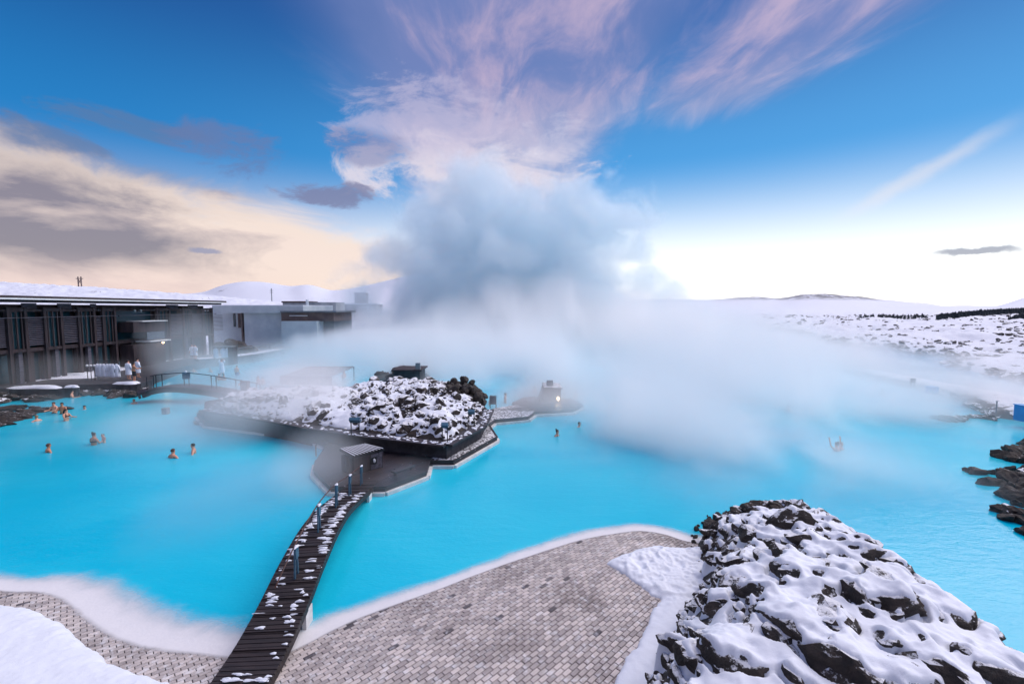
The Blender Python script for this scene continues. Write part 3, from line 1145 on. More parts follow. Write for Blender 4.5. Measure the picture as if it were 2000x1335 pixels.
# ------------------------------------------------------------------ the near footbridge
def catv(pts, t_):
    """Point at fraction t_ of a polyline."""
    L = [0]
    for a, b in zip(pts, pts[1:]):
        L.append(L[-1] + (Vector(b) - Vector(a)).length)
    s = t_ * L[-1]
    for i in range(len(pts) - 1):
        if s <= L[i + 1] + 1e-9:
            f_ = (s - L[i]) / max(L[i + 1] - L[i], 1e-9)
            return Vector(pts[i]).lerp(Vector(pts[i + 1]), f_)
    return Vector(pts[-1])


BRW = 1.06
br_path = spline([(-4.82, 6.3, 0.30), (-4.92, 8.2, 0.32), (-5.0, 9.4, 0.52), (-5.12, 10.6, 0.80), (-5.30, 12.0, 0.93), (-5.48, 13.4, 0.86), (-5.62, 14.8, 0.62), (-5.70, 16.2, 0.40), (-5.74, 17.3, 0.33)], 10)
bridge = thing('footbridge', 'dark plank footbridge dusted with snow arching from the paved terrace to the island deck', 'footbridge', (-5.0, 9.0, 0))
bpy.context.view_layer.update()
INV = bridge.matrix_world.inverted()


def under(o, parent):
    o.parent = parent
    o.matrix_parent_inverse = parent.matrix_world.inverted()
    return o


L_ = sum((b - a).length for a, b in zip(br_path, br_path[1:]))
NP = int(L_ / 0.105)
pl_me = []
for k in range(5):
    b = MB()
    w_ = 0.094
    b.box(-BRW / 2, BRW / 2, -w_ / 2, w_ / 2, -0.035, 0.0)
    pl_me.append(b.mesh('plank', M['bridgewood'], bevel=0.006))
snow_mb = MB()
snow_spots = []
for i in range(NP):
    t_ = (i + 0.5) / NP
    p, q = catv(br_path, t_), catv(br_path, min(1, t_ + 0.004))
    p0 = catv(br_path, max(0, t_ - 0.004))
    y_ = (q - p0).normalized()
    x_ = y_.cross(Vector((0, 0, 1))).normalized()
    z_ = x_.cross(y_)
    mt = Matrix((x_, y_, z_)).transposed().to_4x4()
    mt.translation = p + z_ * random.uniform(-0.003, 0.003)
    o = new_obj('plank', pl_me[i % 5])
    o.scale = (1, 1, 1)
    o.matrix_world = mt
    under(o, bridge)
    o.matrix_world = mt
    snow_spots.append((t_, p, x_, y_, z_))
# battens across the sloping planks, side beams
for i, (t_, p, x_, y_, z_) in enumerate(snow_spots):
    if 0.17 < t_ < 0.95 and i % 4 == 0:
        b = MB().bar(p - x_ * (BRW / 2 - 0.02) + z_ * 0.013, p + x_ * (BRW / 2 - 0.02) + z_ * 0.013, 0.04, 0.026, z_)
        under(b.build('batten', M['bridgewood']), bridge)
for s in (-1, 1):
    b = MB()
    for k in range(len(br_path) - 1):
        a, c = br_path[k], br_path[k + 1]
        d = (c - a).normalized().cross(Vector((0, 0, 1))).normalized() * (s * (BRW / 2 - 0.05))
        b.bar(a + d - Vector((0, 0, 0.11)), c + d - Vector((0, 0, 0.11)), 0.09, 0.14)
    under(b.build('side_beam', M['bridgewood']), bridge)


def snow_blob(mb, c, x_, y_, z_, rx, ry, h, n=14):
    """A low irregular pat of snow."""
    ph = random.uniform(0, 6)
    ring = []
    for k in range(n):
        a = 6.2832 * k / n
        rr_ = 1 + 0.25 * math.sin(3 * a + ph) + random.uniform(-0.22, 0.22)
        ring.append((math.cos(a) * rx * rr_, math.sin(a) * ry * rr_))
    vs = [c + x_ * u_ + y_ * w_ + z_ * 0.001 for u_, w_ in ring] + [c + x_ * u_ * 0.72 + y_ * w_ * 0.72 + z_ * h for u_, w_ in ring] + [c + z_ * h * 1.15]
    fs = [(k, (k + 1) % n, n + (k + 1) % n, n + k) for k in range(n)] + [(n + k, n + (k + 1) % n, 2 * n) for k in range(n)]
    mb.add(vs, fs)


for i, (t_, p, x_, y_, z_) in enumerate(snow_spots):
    if 0.24 < t_ < 0.86:
        for s in (-1, 1):
            for _ in range(2):
                if random.random() < (0.62 if t_ > 0.42 else 0.36):
                    c = p + x_ * (s * random.uniform(0.20, 0.42)) + z_ * 0.003 + y_ * random.uniform(-0.02, 0.03)
                    snow_blob(snow_mb, c, x_, y_, z_, random.uniform(0.05, 0.14), random.uniform(0.022, 0.05), random.uniform(0.012, 0.028))
        if random.random() < 0.4:
            snow_blob(snow_mb, p + x_ * random.uniform(-0.4, 0.4) + z_ * 0.003, x_, y_, z_, random.uniform(0.03, 0.12), random.uniform(0.012, 0.02), 0.012)
    elif t_ <= 0.24:
        if random.random() < 0.75:
            c = p + x_ * random.uniform(0.28, 0.46) + z_ * 0.003
            snow_blob(snow_mb, c, x_, y_, z_, random.uniform(0.04, 0.10), random.uniform(0.015, 0.035), 0.014)
for (px, py, rx, ry) in ((528, 1238, 0.13, 0.05), (505, 1256, 0.10, 0.07), (527, 1250, 0.12, 0.025), (470, 1317, 0.12, 0.03), (455, 1326, 0.20, 0.03), (500, 1327, 0.16, 0.03), (515, 1207, 0.03, 0.02), (565, 1180, 0.14, 0.02), (577, 1190, 0.08, 0.015)):
    c = G(px, py, 0.34)
    for _ in range(4):
        snow_blob(snow_mb, c + Vector((random.uniform(-rx, rx), random.uniform(-ry, ry), 0)), Vector((1, 0, 0)), Vector((0, 1, 0)), Vector((0, 0, 1)), rx * random.uniform(0.35, 0.8), ry * random.uniform(0.5, 1.0), 0.015)
tag(under(snow_mb.build('snow', M['snow'], None, True), bridge), kind='stuff')
# the light posts down the middle with their thin handrail
RPOST = [0.36, 0.525, 0.69, 0.83, 0.955]
tops = []
for t_ in RPOST:
    p, q = catv(br_path, t_), catv(br_path, min(1, t_ + 0.01))
    d = (q - p)
    d.z = 0
    d.normalize()
    s = Vector((d.y, -d.x, 0))
    up = Vector((0, 0, 1))
    post = MB()
    for k in (-1, 1):
        post.bar(p + s * 0.02 + d * (0.10 * k), p + s * 0.02 + d * (0.05 * k) + up * 0.72, 0.035, 0.045, d)
    ps = under(post.build('rail_post', M['bluesteel']), bridge)
    panel = MB()
    c = p + s * 0.045 + up * 0.58
    panel.bar(c - d * 0.085, c + d * 0.085, 0.03, 0.26, up)
    pn = under(panel.build('panel', M['bluesteel']), ps)
    cap = MB()
    snow_blob(cap, p + s * 0.04 + up * 0.715, d, s, up, 0.09, 0.045, 0.03)
    under(cap.build('snow_cap', M['snow'], None, True), ps)
    tops.append(p + up * 0.70 - s * 0.02)
rail = spline([tops[0] - Vector((-0.01, 0.9, 0.42))] + tops, 6)
under(MB().tube(rail, 0.017, 8).build('handrail', M['railrust'], None, True), bridge)
for t_, s in ((0.30, 1), (0.90, 1)):
    p = catv(br_path, t_)
    b = MB()
    b.box(p.x + 0.44, p.x + 0.53, p.y - 0.16, p.y + 0.16, -0.15, p.z - 0.16)
    under(b.build('white_pier', M['silica']), bridge)

# ------------------------------------------------------------------ the island: decks, walls, lava garden
def P2(pts, z):
    return [tuple(G(px, py, z))[:2] for px, py in pts]


def clip_strip(poly, a, d, half):
    """Intervals of the line a + t d inside the polygon."""
    n = len(poly)
    ts = []
    px_, py_ = a
    for i in range(n):
        (x1, y1), (x2, y2) = poly[i], poly[(i + 1) % n]
        ex, ey = x2 - x1, y2 - y1
        den = d[0] * ey - d[1] * ex
        if abs(den) < 1e-9:
            continue
        t_ = ((x1 - px_) * ey - (y1 - py_) * ex) / den
        u_ = ((x1 - px_) * d[1] - (y1 - py_) * d[0]) / den
        if 0 <= u_ < 1:
            ts.append(t_)
    ts.sort()
    return [(ts[i], ts[i + 1]) for i in range(0, len(ts) - 1, 2)]


def planked(poly, z, ang, width, mat, parent, name='planking', gap=0.008, th_=0.03):
    d = (math.cos(ang), math.sin(ang))
    nn = (-d[1], d[0])
    pr = [p[0] * nn[0] + p[1] * nn[1] for p in poly]
    b = MB()
    k = min(pr) + width / 2
    while k < max(pr):
        for t0, t1 in clip_strip(poly, (nn[0] * k, nn[1] * k), d, width / 2):
            if t1 - t0 > 0.05:
                zz = z + random.uniform(-0.003, 0.003)
                b.bar((nn[0] * k + d[0] * t0, nn[1] * k + d[1] * t0, zz - th_ / 2), (nn[0] * k + d[0] * t1, nn[1] * k + d[1] * t1, zz - th_ / 2), width - gap, th_)
        k += width
    o = under(b.build(name, mat), parent)
    return tag(o, kind='stuff')


def trim(poly, z, w, h, mat, parent, name, closed=False):
    b = MB()
    n = len(poly)
    for i in range(n if closed else n - 1):
        a, c = poly[i], poly[(i + 1) % n]
        b.bar((a[0], a[1], z), (c[0], c[1], z), w, h)
    return under(b.build(name, mat), parent)


DZ = 0.30
deck = thing('island_deck', 'dark wet timber deck with a pale silica edge wrapping the lava island', 'deck', (-4, 19, 0))
bpy.context.view_layer.update()
edge_px = [(617, 899), (613, 918), (646, 951), (672, 951), (693, 940), (722, 951), (752, 951), (812, 929), (833, 921), (839, 900), (886, 900), (971, 853), (955, 829), (966, 820), (1032, 814), (1046, 804)]
edge = P2(edge_px, 0.12)
inner = P2([(1010, 795), (965, 802), (940, 838), (872, 872), (690, 853), (650, 848), (640, 880)], 0.12)
# split into simple pieces so that every piece is a clean polygon
left_deck = P2([(617, 899), (613, 918), (646, 951), (672, 951), (700, 940), (722, 951), (752, 951), (833, 921), (839, 900), (872, 880), (872, 868), (690, 845), (655, 845)], DZ)
right_deck = P2([(839, 899), (886, 900), (971, 853), (955, 829), (939, 832), (872, 868)], DZ)
far_walk = P2([(955, 829), (966, 820), (1032, 814), (1046, 804), (1010, 790), (962, 797), (938, 832)], DZ)
for nm, poly, ang, m_ in (('deck_left', left_deck, R(62), M['deckwood']), ('deck_right', right_deck, R(58), M['snowydeck']), ('deck_far', far_walk, R(20), M['snowydeck'])):
    under(MB().prism(poly, -0.6, DZ - 0.045).build('deck_frame', M['deckwood']), deck)
    planked(poly, DZ, ang, 0.14, m_, deck)
edge_line = P2(edge_px, 0.06)
trim(P2(edge_px, DZ), 0.03, 0.30, 0.20, M['silica'], deck, 'silica_edge')
trim(P2(edge_px, DZ), DZ + 0.01, 0.07, 0.06, M['deckwood'], deck, 'edge_board')
# low bench along the water on the right of the hut
bn = under(MB().bar(tuple(G(768, 922, 0.62)), tuple(G(806, 908, 0.62)), 0.30, 0.06).build('bench_top', M['deckwood']), deck)
for px, py in ((772, 928), (802, 916)):
    g = G(px, py, DZ)
    under(MB().box(g.x - 0.05, g.x + 0.05, g.y - 0.05, g.y + 0.05, DZ, 0.59).build('bench_leg', M['deckwood']), deck)

# retaining wall and the snowy walk on top of it
IZ = 0.95
isl_top_px = [(398, 800), (480, 812), (560, 825), (600, 833), (690, 847), (872, 868), (939, 832), (955, 800), (935, 780), (900, 762), (840, 752), (700, 752), (560, 757), (480, 768), (400, 782)]
ISL = P2(isl_top_px, IZ)
plinth = thing('island_wall', 'dark stone retaining wall with a snowy coping round the lava island', 'wall', (-9, 26, 0))
bpy.context.view_layer.update()
under(MB().prism(ISL, -1.2, IZ - 0.06).build('wall', M['stonewall']), plinth)
front = ISL[:8]
cop = []
for i, p in enumerate(front):
    cop.append(p)
trim(cop, IZ - 0.02, 0.62, 0.09, M['deckwood'], plinth, 'coping')
csn = MB()
for i in range(len(front) - 1):
    a, c = Vector((*front[i], IZ + 0.03)), Vector((*front[i + 1], IZ + 0.03))
    n_ = int((c - a).length / 0.11)
    d = (c - a).normalized()
    s = Vector((-d.y, d.x, 0))
    for k in range(n_):
        if random.random() < (0.75 if i > 3 else 0.5):
            snow_blob(csn, a.lerp(c, (k + random.random()) / n_) + s * random.uniform(-0.22, 0.24), d, s, Vector((0, 0, 1)), random.uniform(0.04, 0.15), random.uniform(0.03, 0.10), 0.025, 10)
tag(under(csn.build('snow', M['snow'], None, True), plinth), kind='stuff')
# the lower ledge and bench along the left pool
led = P2([(384, 806), (400, 824), (560, 842), (600, 850), (640, 866), (655, 846), (600, 834), (560, 826), (400, 801)], 0.35)
under(MB().prism(led, -0.8, 0.35).build('ledge', M['stonewall']), plinth)
trim(P2([(384, 806), (400, 824), (560, 842), (600, 850), (640, 866)], 0.35), 0.03, 0.26, 0.18, M['silica'], plinth, 'silica_edge')
for px, py in ((440, 822), (452, 823), (560, 836)):
    g = G(px, py, 0.35)
    under(MB().box(g.x - 0.12, g.x + 0.12, g.y - 0.1, g.y + 0.1, 0.352, 0.9).build('ledge_post', M['timber']), plinth)

# lava garden on top
IGARD = P2([(410, 796), (480, 806), (560, 819), (600, 827), (690, 838), (760, 848), (868, 858), (925, 828), (945, 800), (925, 782), (890, 766), (830, 757), (700, 757), (560, 761), (490, 771), (420, 784)], IZ)
xs_, ys_ = [p[0] for p in IGARD], [p[1] for p in IGARD]
gf = Field(min(xs_) - 0.5, max(xs_) + 0.5, min(ys_) - 0.5, max(ys_) + 0.5, 0.06)
gd = sdist(gf.X, gf.Y, IGARD)
gpx, gpy, _g = project(gf.X, gf.Y, IZ)
ghm = np.interp(gpx, [380, 430, 480, 540, 600, 690, 760, 850, 920, 950], [0.3, 0.5, 0.55, 0.45, 0.45, 0.5, 0.75, 0.95, 0.75, 0.4])
GH0 = IZ - 0.05 + np.where(gd > 0, ghm * (1 - np.exp(-gd / 0.9)), -0.1) + (fbm(gf.X, gf.Y, 1.5, 4, 18) - 0.5) * 0.6 * smoothstep(0, 1.0, gd)
garden = thing('lava_garden', 'island lava heap crusted with snow, dark stones poking through', 'lava heap', (-8, 26, IZ))
bpy.context.view_layer.update()
rk_g = [rock_mesh('lava_stone', 400 + i, 2, M['rock_small'], (1.0, 0.85, 0.85), 7, 0.17) for i in range(10)]
np_g = [mesh_np(m) for m in rk_g]
GHH = GH0.copy()
n_, small = 0, []
tries = 0
while n_ < 300 and tries < 20000:
    tries += 1
    x, y = random.uniform(min(xs_), max(xs_)), random.uniform(min(ys_), max(ys_))
    if float(gf.at(gd, x, y)) < 0.05:
        continue
    qx_, qy_, _f = project(x, y, IZ + 0.6)
    dens = np.interp(qx_, [400, 430, 540, 570, 680, 700, 960], [0.5, 1.0, 0.9, 0.25, 0.25, 1.0, 1.0])
    if random.random() > dens:
        continue
    s = random.choice([0.16, 0.2, 0.24, 0.28, 0.34, 0.42]) * random.uniform(0.8, 1.2)
    zb = float(gf.at(GH0, x, y)) + random.uniform(0.0, 0.4) * s
    rot = Euler((random.uniform(-0.6, 0.6), random.uniform(-0.6, 0.6), random.uniform(0, 6.3)))
    o = put_rock(gf, GHH, rk_g, np_g, random.randrange(10), x, y, zb, s, rot, garden, 'lava_stone')
    n_ += 1
for _ in range(3200):
    x, y = random.uniform(min(xs_), max(xs_)), random.uniform(min(ys_), max(ys_))
    if float(gf.at(gd, x, y)) < -0.1:
        continue
    qx_, qy_, _f = project(x, y, IZ + 0.6)
    if random.random() > np.interp(qx_, [400, 430, 540, 570, 680, 700, 960], [0.4, 1.0, 0.8, 0.2, 0.2, 1.0, 1.0]):
        continue
    s = random.uniform(0.06, 0.15)
    mt = Matrix.Translation((x, y, float(gf.at(GHH, x, y)) * 0.5 + float(gf.at(GH0, x, y)) * 0.5 + 0.3 * s)) @ Euler((random.uniform(0, 6), random.uniform(0, 6), 0)).to_matrix().to_4x4() @ Matrix.Scale(s, 4)
    k = random.randrange(10)
    a = np.array(mt)
    gf.splat(GHH, np_g[k] @ a[:3, :3].T + a[:3, 3])
    small.append((k, mt))
tag(under(join_rocks('small_stones', rk_g, small, M['rock_small']), garden), kind='stuff')
GS = snow_over(gf, close_gaps(GHH, 1), GH0, 0.0, 0.7, 1.6, 1.6, 0.14, 0.03, 23, cap=0.045, c0=0.55, c1=1.3)
cover_k = (fbm(gf.X, gf.Y, 1.3, 3, 44) - 0.5)
GS = GS - np.maximum(cover_k, 0) * 0.5 - smoothstep(0.15, -0.1, gd) * 0.2
under(new_obj('lava_base', gf.mesh('lava_base', GH0 - 0.05, gd > -0.12, M['rock_bare'])), garden)
tag(under(new_obj('snow_cover', gf.mesh('snow_cover', GS, gd > -0.06, M['snow'])), garden), kind='stuff')
# dark scrub of bare lava at the far shoulder
xf = []
for _ in range(160):
    px, py = random.uniform(862, 945), 0
    g = G(px, random.uniform(768, 790), IZ)
    s = random.uniform(0.12, 0.4)
    xf.append((random.randrange(10), Matrix.Translation((g.x, g.y, IZ + random.uniform(0.1, 1.1) * math.sin((px - 850) / 100 * 3.0 + 0.1))) @ Euler((random.uniform(0, 6), random.uniform(0, 6), 0)).to_matrix().to_4x4() @ Matrix.Scale(s, 4)))
tag(under(join_rocks('bare_stones', rk_g, xf, M['rock_bare']), garden), kind='stuff')

# ------------------------------------------------------------------ the hut on the deck
hut = thing('deck_hut', 'small dark timber hut with a slatted snowy roof on the island deck', 'hut', tuple(G(706, 918, DZ)))
bpy.context.view_layer.update()
hz_ = 1.62
A_, B_, C_, D_ = [G(px, py, z) for px, py, z in ((690, 893, 1.05), (751, 877, 1.05), (714, 868, 1.2), (663, 878, 1.2))]   # roof corners: near left, near right, far right, far left
def sub(o): return under(o, hut)
cen = (A_ + B_ + C_ + D_) / 4
foot = [Vector((p.x, p.y, 0)) * 0.92 + Vector((cen.x, cen.y, 0)) * 0.08 for p in (A_, B_, C_, D_)]
for i, nm in enumerate(('front_wall', 'side_wall', 'rear_wall', 'side_wall')):
    a, b = foot[i], foot[(i + 1) % 4]
    w = MB()
    d = (b - a)
    n_ = max(4, int(d.length / 0.17))
    nrm = Vector((d.y, -d.x, 0)).normalized()
    w.bar(a + Vector((0, 0, (DZ + 0.95) / 2)) - nrm * 0.03, b + Vector((0, 0, (DZ + 0.95) / 2)) - nrm * 0.03, 0.03, 0.95 - DZ)
    wall = sub(w.build(nm, M['timber']))
    for k in range(n_):
        p = a.lerp(b, (k + 0.5) / n_)
        bd_ = MB().bar(p + Vector((0, 0, DZ + 0.02)), p + Vector((0, 0, 0.97)), d.length / n_ - 0.02, 0.025, nrm)
        under(bd_.build('board', M['slat'] if (i == 0 and k > n_ * 0.5) else M['timber']), wall)
rf = sub(MB().add([A_ + Vector((0, 0, -0.05)), B_ + Vector((0, 0, -0.05)), C_ + Vector((0, 0, -0.05)), D_ + Vector((0, 0, -0.05)), A_, B_, C_, D_],
                  [(0, 3, 2, 1), (4, 5, 6, 7), (0, 1, 5, 4), (1, 2, 6, 5), (2, 3, 7, 6), (3, 0, 4, 7)]).build('roof', M['darkmetal']))
for k in range(10):
    f_ = (k + 0.5) / 10
    a, b = A_.lerp(B_, f_) + Vector((0, 0, 0.03)), D_.lerp(C_, f_) + Vector((0, 0, 0.03))
    under(MB().bar(a, b, 0.10, 0.05).build('roof_slat', M['timber']), rf)
    s_ = MB().bar(a + Vector((0, 0, 0.032)), b + Vector((0, 0, 0.032)), 0.035, 0.012)
    tag(under(s_.build('snow', M['snow']), rf), kind='stuff')
g = foot[0].lerp(foot[1], 0.66)
d = (foot[1] - foot[0]).normalized()
nrm = Vector((d.y, -d.x, 0))
pn = sub(MB().bar(g + nrm * 0.03 + Vector((0, 0, 0.55)), g + nrm * 0.03 + Vector((0, 0, 0.84)), 0.28, 0.04, nrm).build('panel', M['darkmetal']))
under(MB().sphere(g + nrm * 0.07 + Vector((0, 0, 0.70)), (0.06, 0.03, 0.09)).build('phone', M['white'], None, True), pn)


# ------------------------------------------------------------------ signs and boxes on the island
def lectern(px, py, z0, h, w, label, tilt=0.0, face=0.0):
    g = G(px, py, z0)
    t_ = thing('lectern_sign', label, 'sign', tuple(g), face, 'lectern signs on the island')
    for s in (-1, 1):
        MB().box(s * w * 0.38 - 0.02, s * w * 0.38 + 0.02, -0.02, 0.02, 0, h).build('leg', M['darkmetal'], t_)
    MB().bar((-w / 2, -0.0, h), (w / 2, -0.0, h), 0.16, 0.24, (0, -0.7, 0.7)).build('panel', M['bluesteel'], t_)
    return t_


lectern(694, 850, IZ, 0.75, 0.50, 'dark lectern sign at the near corner of the snowy lava island behind the hut')
lectern(869, 862, IZ + 0.05, 0.75, 0.30, 'thin lectern sign where the island wall turns its sharpest corner')
lectern(921, 832, IZ + 0.02, 0.75, 0.34, 'blue grey lectern sign on the right flank of the lava heap')
g = G(480, 769, IZ)
bx_ = thing('control_box', 'dark upright control box on the far edge of the island wall', 'box', tuple(g))
MB().box(-0.24, 0.24, -0.2, 0.2, 0, 0.92).build('cabinet', M['darkmetal'], bx_, bevel=0.02)
MB().box(-0.20, 0.20, -0.215, -0.203, 0.08, 0.84).build('door', M['steel'], bx_)
g = G(963, 797, DZ)
bn_ = thing('slatted_bin', 'grey slatted bin on legs at the start of the far walk', 'bin', tuple(g))
for s in (-1, 1):
    for q in (-1, 1):
        MB().box(s * 0.2 - 0.02, s * 0.2 + 0.02, q * 0.14 - 0.02, q * 0.14 + 0.02, 0, 0.85).build('leg', M['darkmetal'], bn_)
for k in range(5):
    MB().box(-0.23, 0.23, -0.175, -0.155, 0.32 + k * 0.11, 0.41 + k * 0.11).build('slat', M['steel'], bn_)
MB().box(-0.21, 0.21, -0.15, 0.15, 0.30, 0.84).build('bin_body', M['darkmetal'], bn_)
g = G(324, 808, 0)
ps = thing('mooring_block', 'grey square block standing in the water off the island ledge', 'post', tuple(g))
MB().box(-0.17, 0.17, -0.17, 0.17, -0.6, 0.42).build('block', M['concrete_dark'], ps, bevel=0.02)
g = G(617, 880, DZ)
ps = thing('deck_post', 'small dark post on the left corner of the island deck', 'post', tuple(g))
MB().tube([(0, 0, -0.25), (0, 0, 0.24)], 0.035).build('stake', M['timber'], ps)
MB().sphere((0, 0, 0.26), (0.05, 0.05, 0.04)).build('knob', M['darkmetal'], ps, True)

# dark rock at the left foot of the island
lr = thing('shore_rock', 'low black rock in the blue water at the left tip of the island ledge', 'rock', tuple(G(405, 828, 0)))
for px, py, s in ((398, 827, 0.5), (412, 826, 0.42), (390, 824, 0.3)):
    gg = G(px, py, 0)
    o = new_obj('stone', rk_mid_bare[int(px) % 6])
    o.matrix_world = Matrix.Translation((gg.x, gg.y, 0.02)) @ Matrix.Diagonal((s * 1.3, s, s * 0.5, 1))
    m_ = o.matrix_world.copy()
    bpy.context.view_layer.update()
    under(o, lr)
# ------------------------------------------------------------------ timber bathhouse on the left
FX = -41.5                       # its front runs along the view
bath = thing('bathhouse', 'long dark timber bathhouse with louvred upper floor and flat overhanging roof', 'building', (FX, 48, 0.8))
bpy.context.view_layer.update()
BI = bath.matrix_world.inverted()


def inb(o):
    return under(o, bath)


def FY(px):                      # forward distance of a front detail seen at px
    return FX * F / (px - 1000)


GZ0, MIDZ, TOPZ = 0.8, 3.45, 7.35
YN, YE = 24.0, 62.6
inb(MB().box(FX - 9, FX - 0.55, YN, YE - 0.4, GZ0 - 1.2, TOPZ).build('core_wall', M['timber']))
inb(MB().box(FX - 9.3, FX + 1.5, YN - 0.5, YE + 1.4, TOPZ + 0.42, TOPZ + 0.70).build('roof', M['roofedge']))
inb(MB().box(FX + 1.52, FX + 1.60, YN - 0.5, YE + 1.4, TOPZ + 0.38, TOPZ + 0.50).build('snow_line', M['white']))
inb(MB().box(FX - 0.2, FX + 1.1, YN, YE + 0.9, TOPZ + 0.16, TOPZ + 0.38).build('eave_beam', M['timber']))
inb(MB().box(FX - 0.5, FX + 0.05, YN, YE, MIDZ - 0.16, MIDZ + 0.16).build('floor_beam', M['timber']))
inb(MB().box(FX - 0.5, FX + 0.12, YN, YE, TOPZ - 0.62, TOPZ - 0.42).build('head_beam', M['timber']))
# upper windows behind the louvres, louvres, and the projecting post frames
posts = [(10, 50), (82, 120), (149, 184), (197, 224), (304, 331), (355, 373), (393, 414)]
bays = [(FY(-170), FY(-95)), (FY(-70), FY(6))] + [(FY(a[1]) , FY(b[0])) for a, b in zip(posts, posts[1:])]
for k, (a, b) in enumerate(bays):
    ya, yb = a + 0.06, b - 0.06
    if yb - ya < 0.5:
        continue
    inb(MB().box(FX - 0.54, FX - 0.50, ya, yb, MIDZ + 0.2, TOPZ - 0.65).build('window', M['glass']))
    entrance = k == 5
    if entrance:
        continue
    nsl = 15
    for i in range(nsl):
        z = MIDZ + 0.42 + i * 0.165
        s = MB().bar((FX + 0.04, a - 0.05, z), (FX + 0.04, b + 0.05, z), 0.13, 0.045, (0.55, 0, 0.83))
        inb(s.build('slat', M['slat']))
    # panels under the eave
    inb(MB().box(FX - 0.35, FX - 0.28, ya, yb, TOPZ - 0.40, TOPZ + 0.12).build('fascia_panel', M['slat']))
for a, b in posts:
    ya, yb = FY(a), FY(b)
    for y in (ya + 0.12, yb - 0.12):
        inb(MB().box(FX - 0.05, FX + 0.22, y - 0.12, y + 0.12, GZ0 - 0.3 if (yb - ya) > 1.3 else MIDZ - 0.4, TOPZ - 0.25).build('post', M['timber']))
    inb(MB().box(FX - 0.02, FX + 0.19, ya + 0.25, yb - 0.25, TOPZ - 0.62, TOPZ - 0.30).build('frame_head', M['timber']))
    inb(MB().box(FX - 0.02, FX + 0.19, ya + 0.25, yb - 0.25, MIDZ - 0.12, MIDZ + 0.12).build('frame_sill', M['timber']))
    n_ = 3
    for i in range(n_):
        y = ya + (yb - ya) * (i + 1) / (n_ + 1)
        inb(MB().box(FX + 0.05, FX + 0.13, y - 0.05, y + 0.05, MIDZ + 0.1, TOPZ - 0.6).build('mullion', M['timber']))
    inb(MB().box(FX - 0.06, FX - 0.02, ya + 0.25, yb - 0.25, MIDZ + 0.15, TOPZ - 0.65).build('window', M['glass']))
# lower storey: piers and dark glazing
for px in (-120, -40, 36, 58, 84, 108, 150, 172, 222, 258, 300, 364, 400, 412):
    y = FY(px)
    inb(MB().box(FX - 0.35, FX - 0.02, y - 0.16, y + 0.16, GZ0 - 0.4, MIDZ - 0.17).build('pier', M['slat'] if px in (36, 108, 172, 364, 400, 412) else M['timber']))
for a, b in ((-40, 36), (58, 84), (108, 150), (172, 222), (300, 364), (366, 399)):
    inb(MB().box(FX - 0.5, FX - 0.44, FY(a) + 0.2, FY(b) - 0.2, GZ0, MIDZ - 0.35).build('lower_window', M['glass']))
inb(MB().tube([(FX + 0.62, YN, 6.18), (FX + 0.62, YE + 0.4, 6.32)], 0.03, 6).build('balcony_rail', M['slat']))
for px in (-60, 50, 120, 184, 224, 304, 373, 414):
    inb(MB().bar((FX + 0.4, FY(px), 6.2), (FX + 0.63, FY(px), 6.25), 0.04, 0.04).build('rail_bracket', M['darkmetal']))
# entrance bay: box balcony, canopies and the lit lamp
y0, y1 = FY(236), FY(300)
inb(MB().box(FX - 0.3, FX + 1.3, y0, y1, MIDZ + 1.0, MIDZ + 2.1).build('balcony_box', M['timber']))
inb(MB().box(FX + 1.31, FX + 1.36, FY(262), y1 - 0.2, MIDZ + 0.1, MIDZ + 0.95).build('balcony_screen', M['steel']))
inb(MB().box(FX - 0.2, FX + 1.6, FY(250), y1 + 0.1, MIDZ + 2.12, MIDZ + 2.20).build('canopy', M['white']))
inb(MB().box(FX - 0.2, FX + 1.7, FY(262), y1 + 0.3, MIDZ - 0.12, MIDZ - 0.02).build('canopy', M['white']))
inb(MB().box(FX - 0.3, FX + 1.2, y0, y1, GZ0 - 0.4, MIDZ - 0.35).build('porch', M['timber']))
lp = inb(MB().sphere((FX + 1.5, FY(277) + 1.0, MIDZ - 0.34), (0.12, 0.12, 0.10)).build('lamp', M['lamp'], None, True))
inb(MB().tube([(FX + 1.5, FY(277) + 1.0, MIDZ - 0.26), (FX + 1.5, FY(277) + 1.0, MIDZ - 0.11)], 0.03, 6).build('lamp_stem', M['darkmetal']))
pl_ = bpy.data.lights.new('lamp_light', 'POINT')
pl_.energy = 7
pl_.color = (1.0, 0.72, 0.45)
pl_.shadow_soft_size = 0.25
plo = bpy.data.objects.new('lamp_light', pl_)
plo.location = (FX + 1.75, FY(277) + 1.0, MIDZ - 0.52)
link(plo)
under(plo, bath)
for px in (246, 258):
    inb(MB().sphere((FX + 1.0, FY(px), 6.75), 0.16).build('lantern', M['steel'], None, True))
    inb(MB().tube([(FX - 0.1, FY(px), 6.85), (FX + 1.0, FY(px), 6.85)], 0.03, 6).build('lantern_arm', M['darkmetal']))
# end bay slats beyond the corner
for i in range(12):
    z = MIDZ + 0.5 + i * 0.19
    inb(MB().bar((FX - 0.1, YE + 0.1, z), (FX + 0.05, YE + 2.6, z), 0.10, 0.06).build('end_slat', M['timber']))

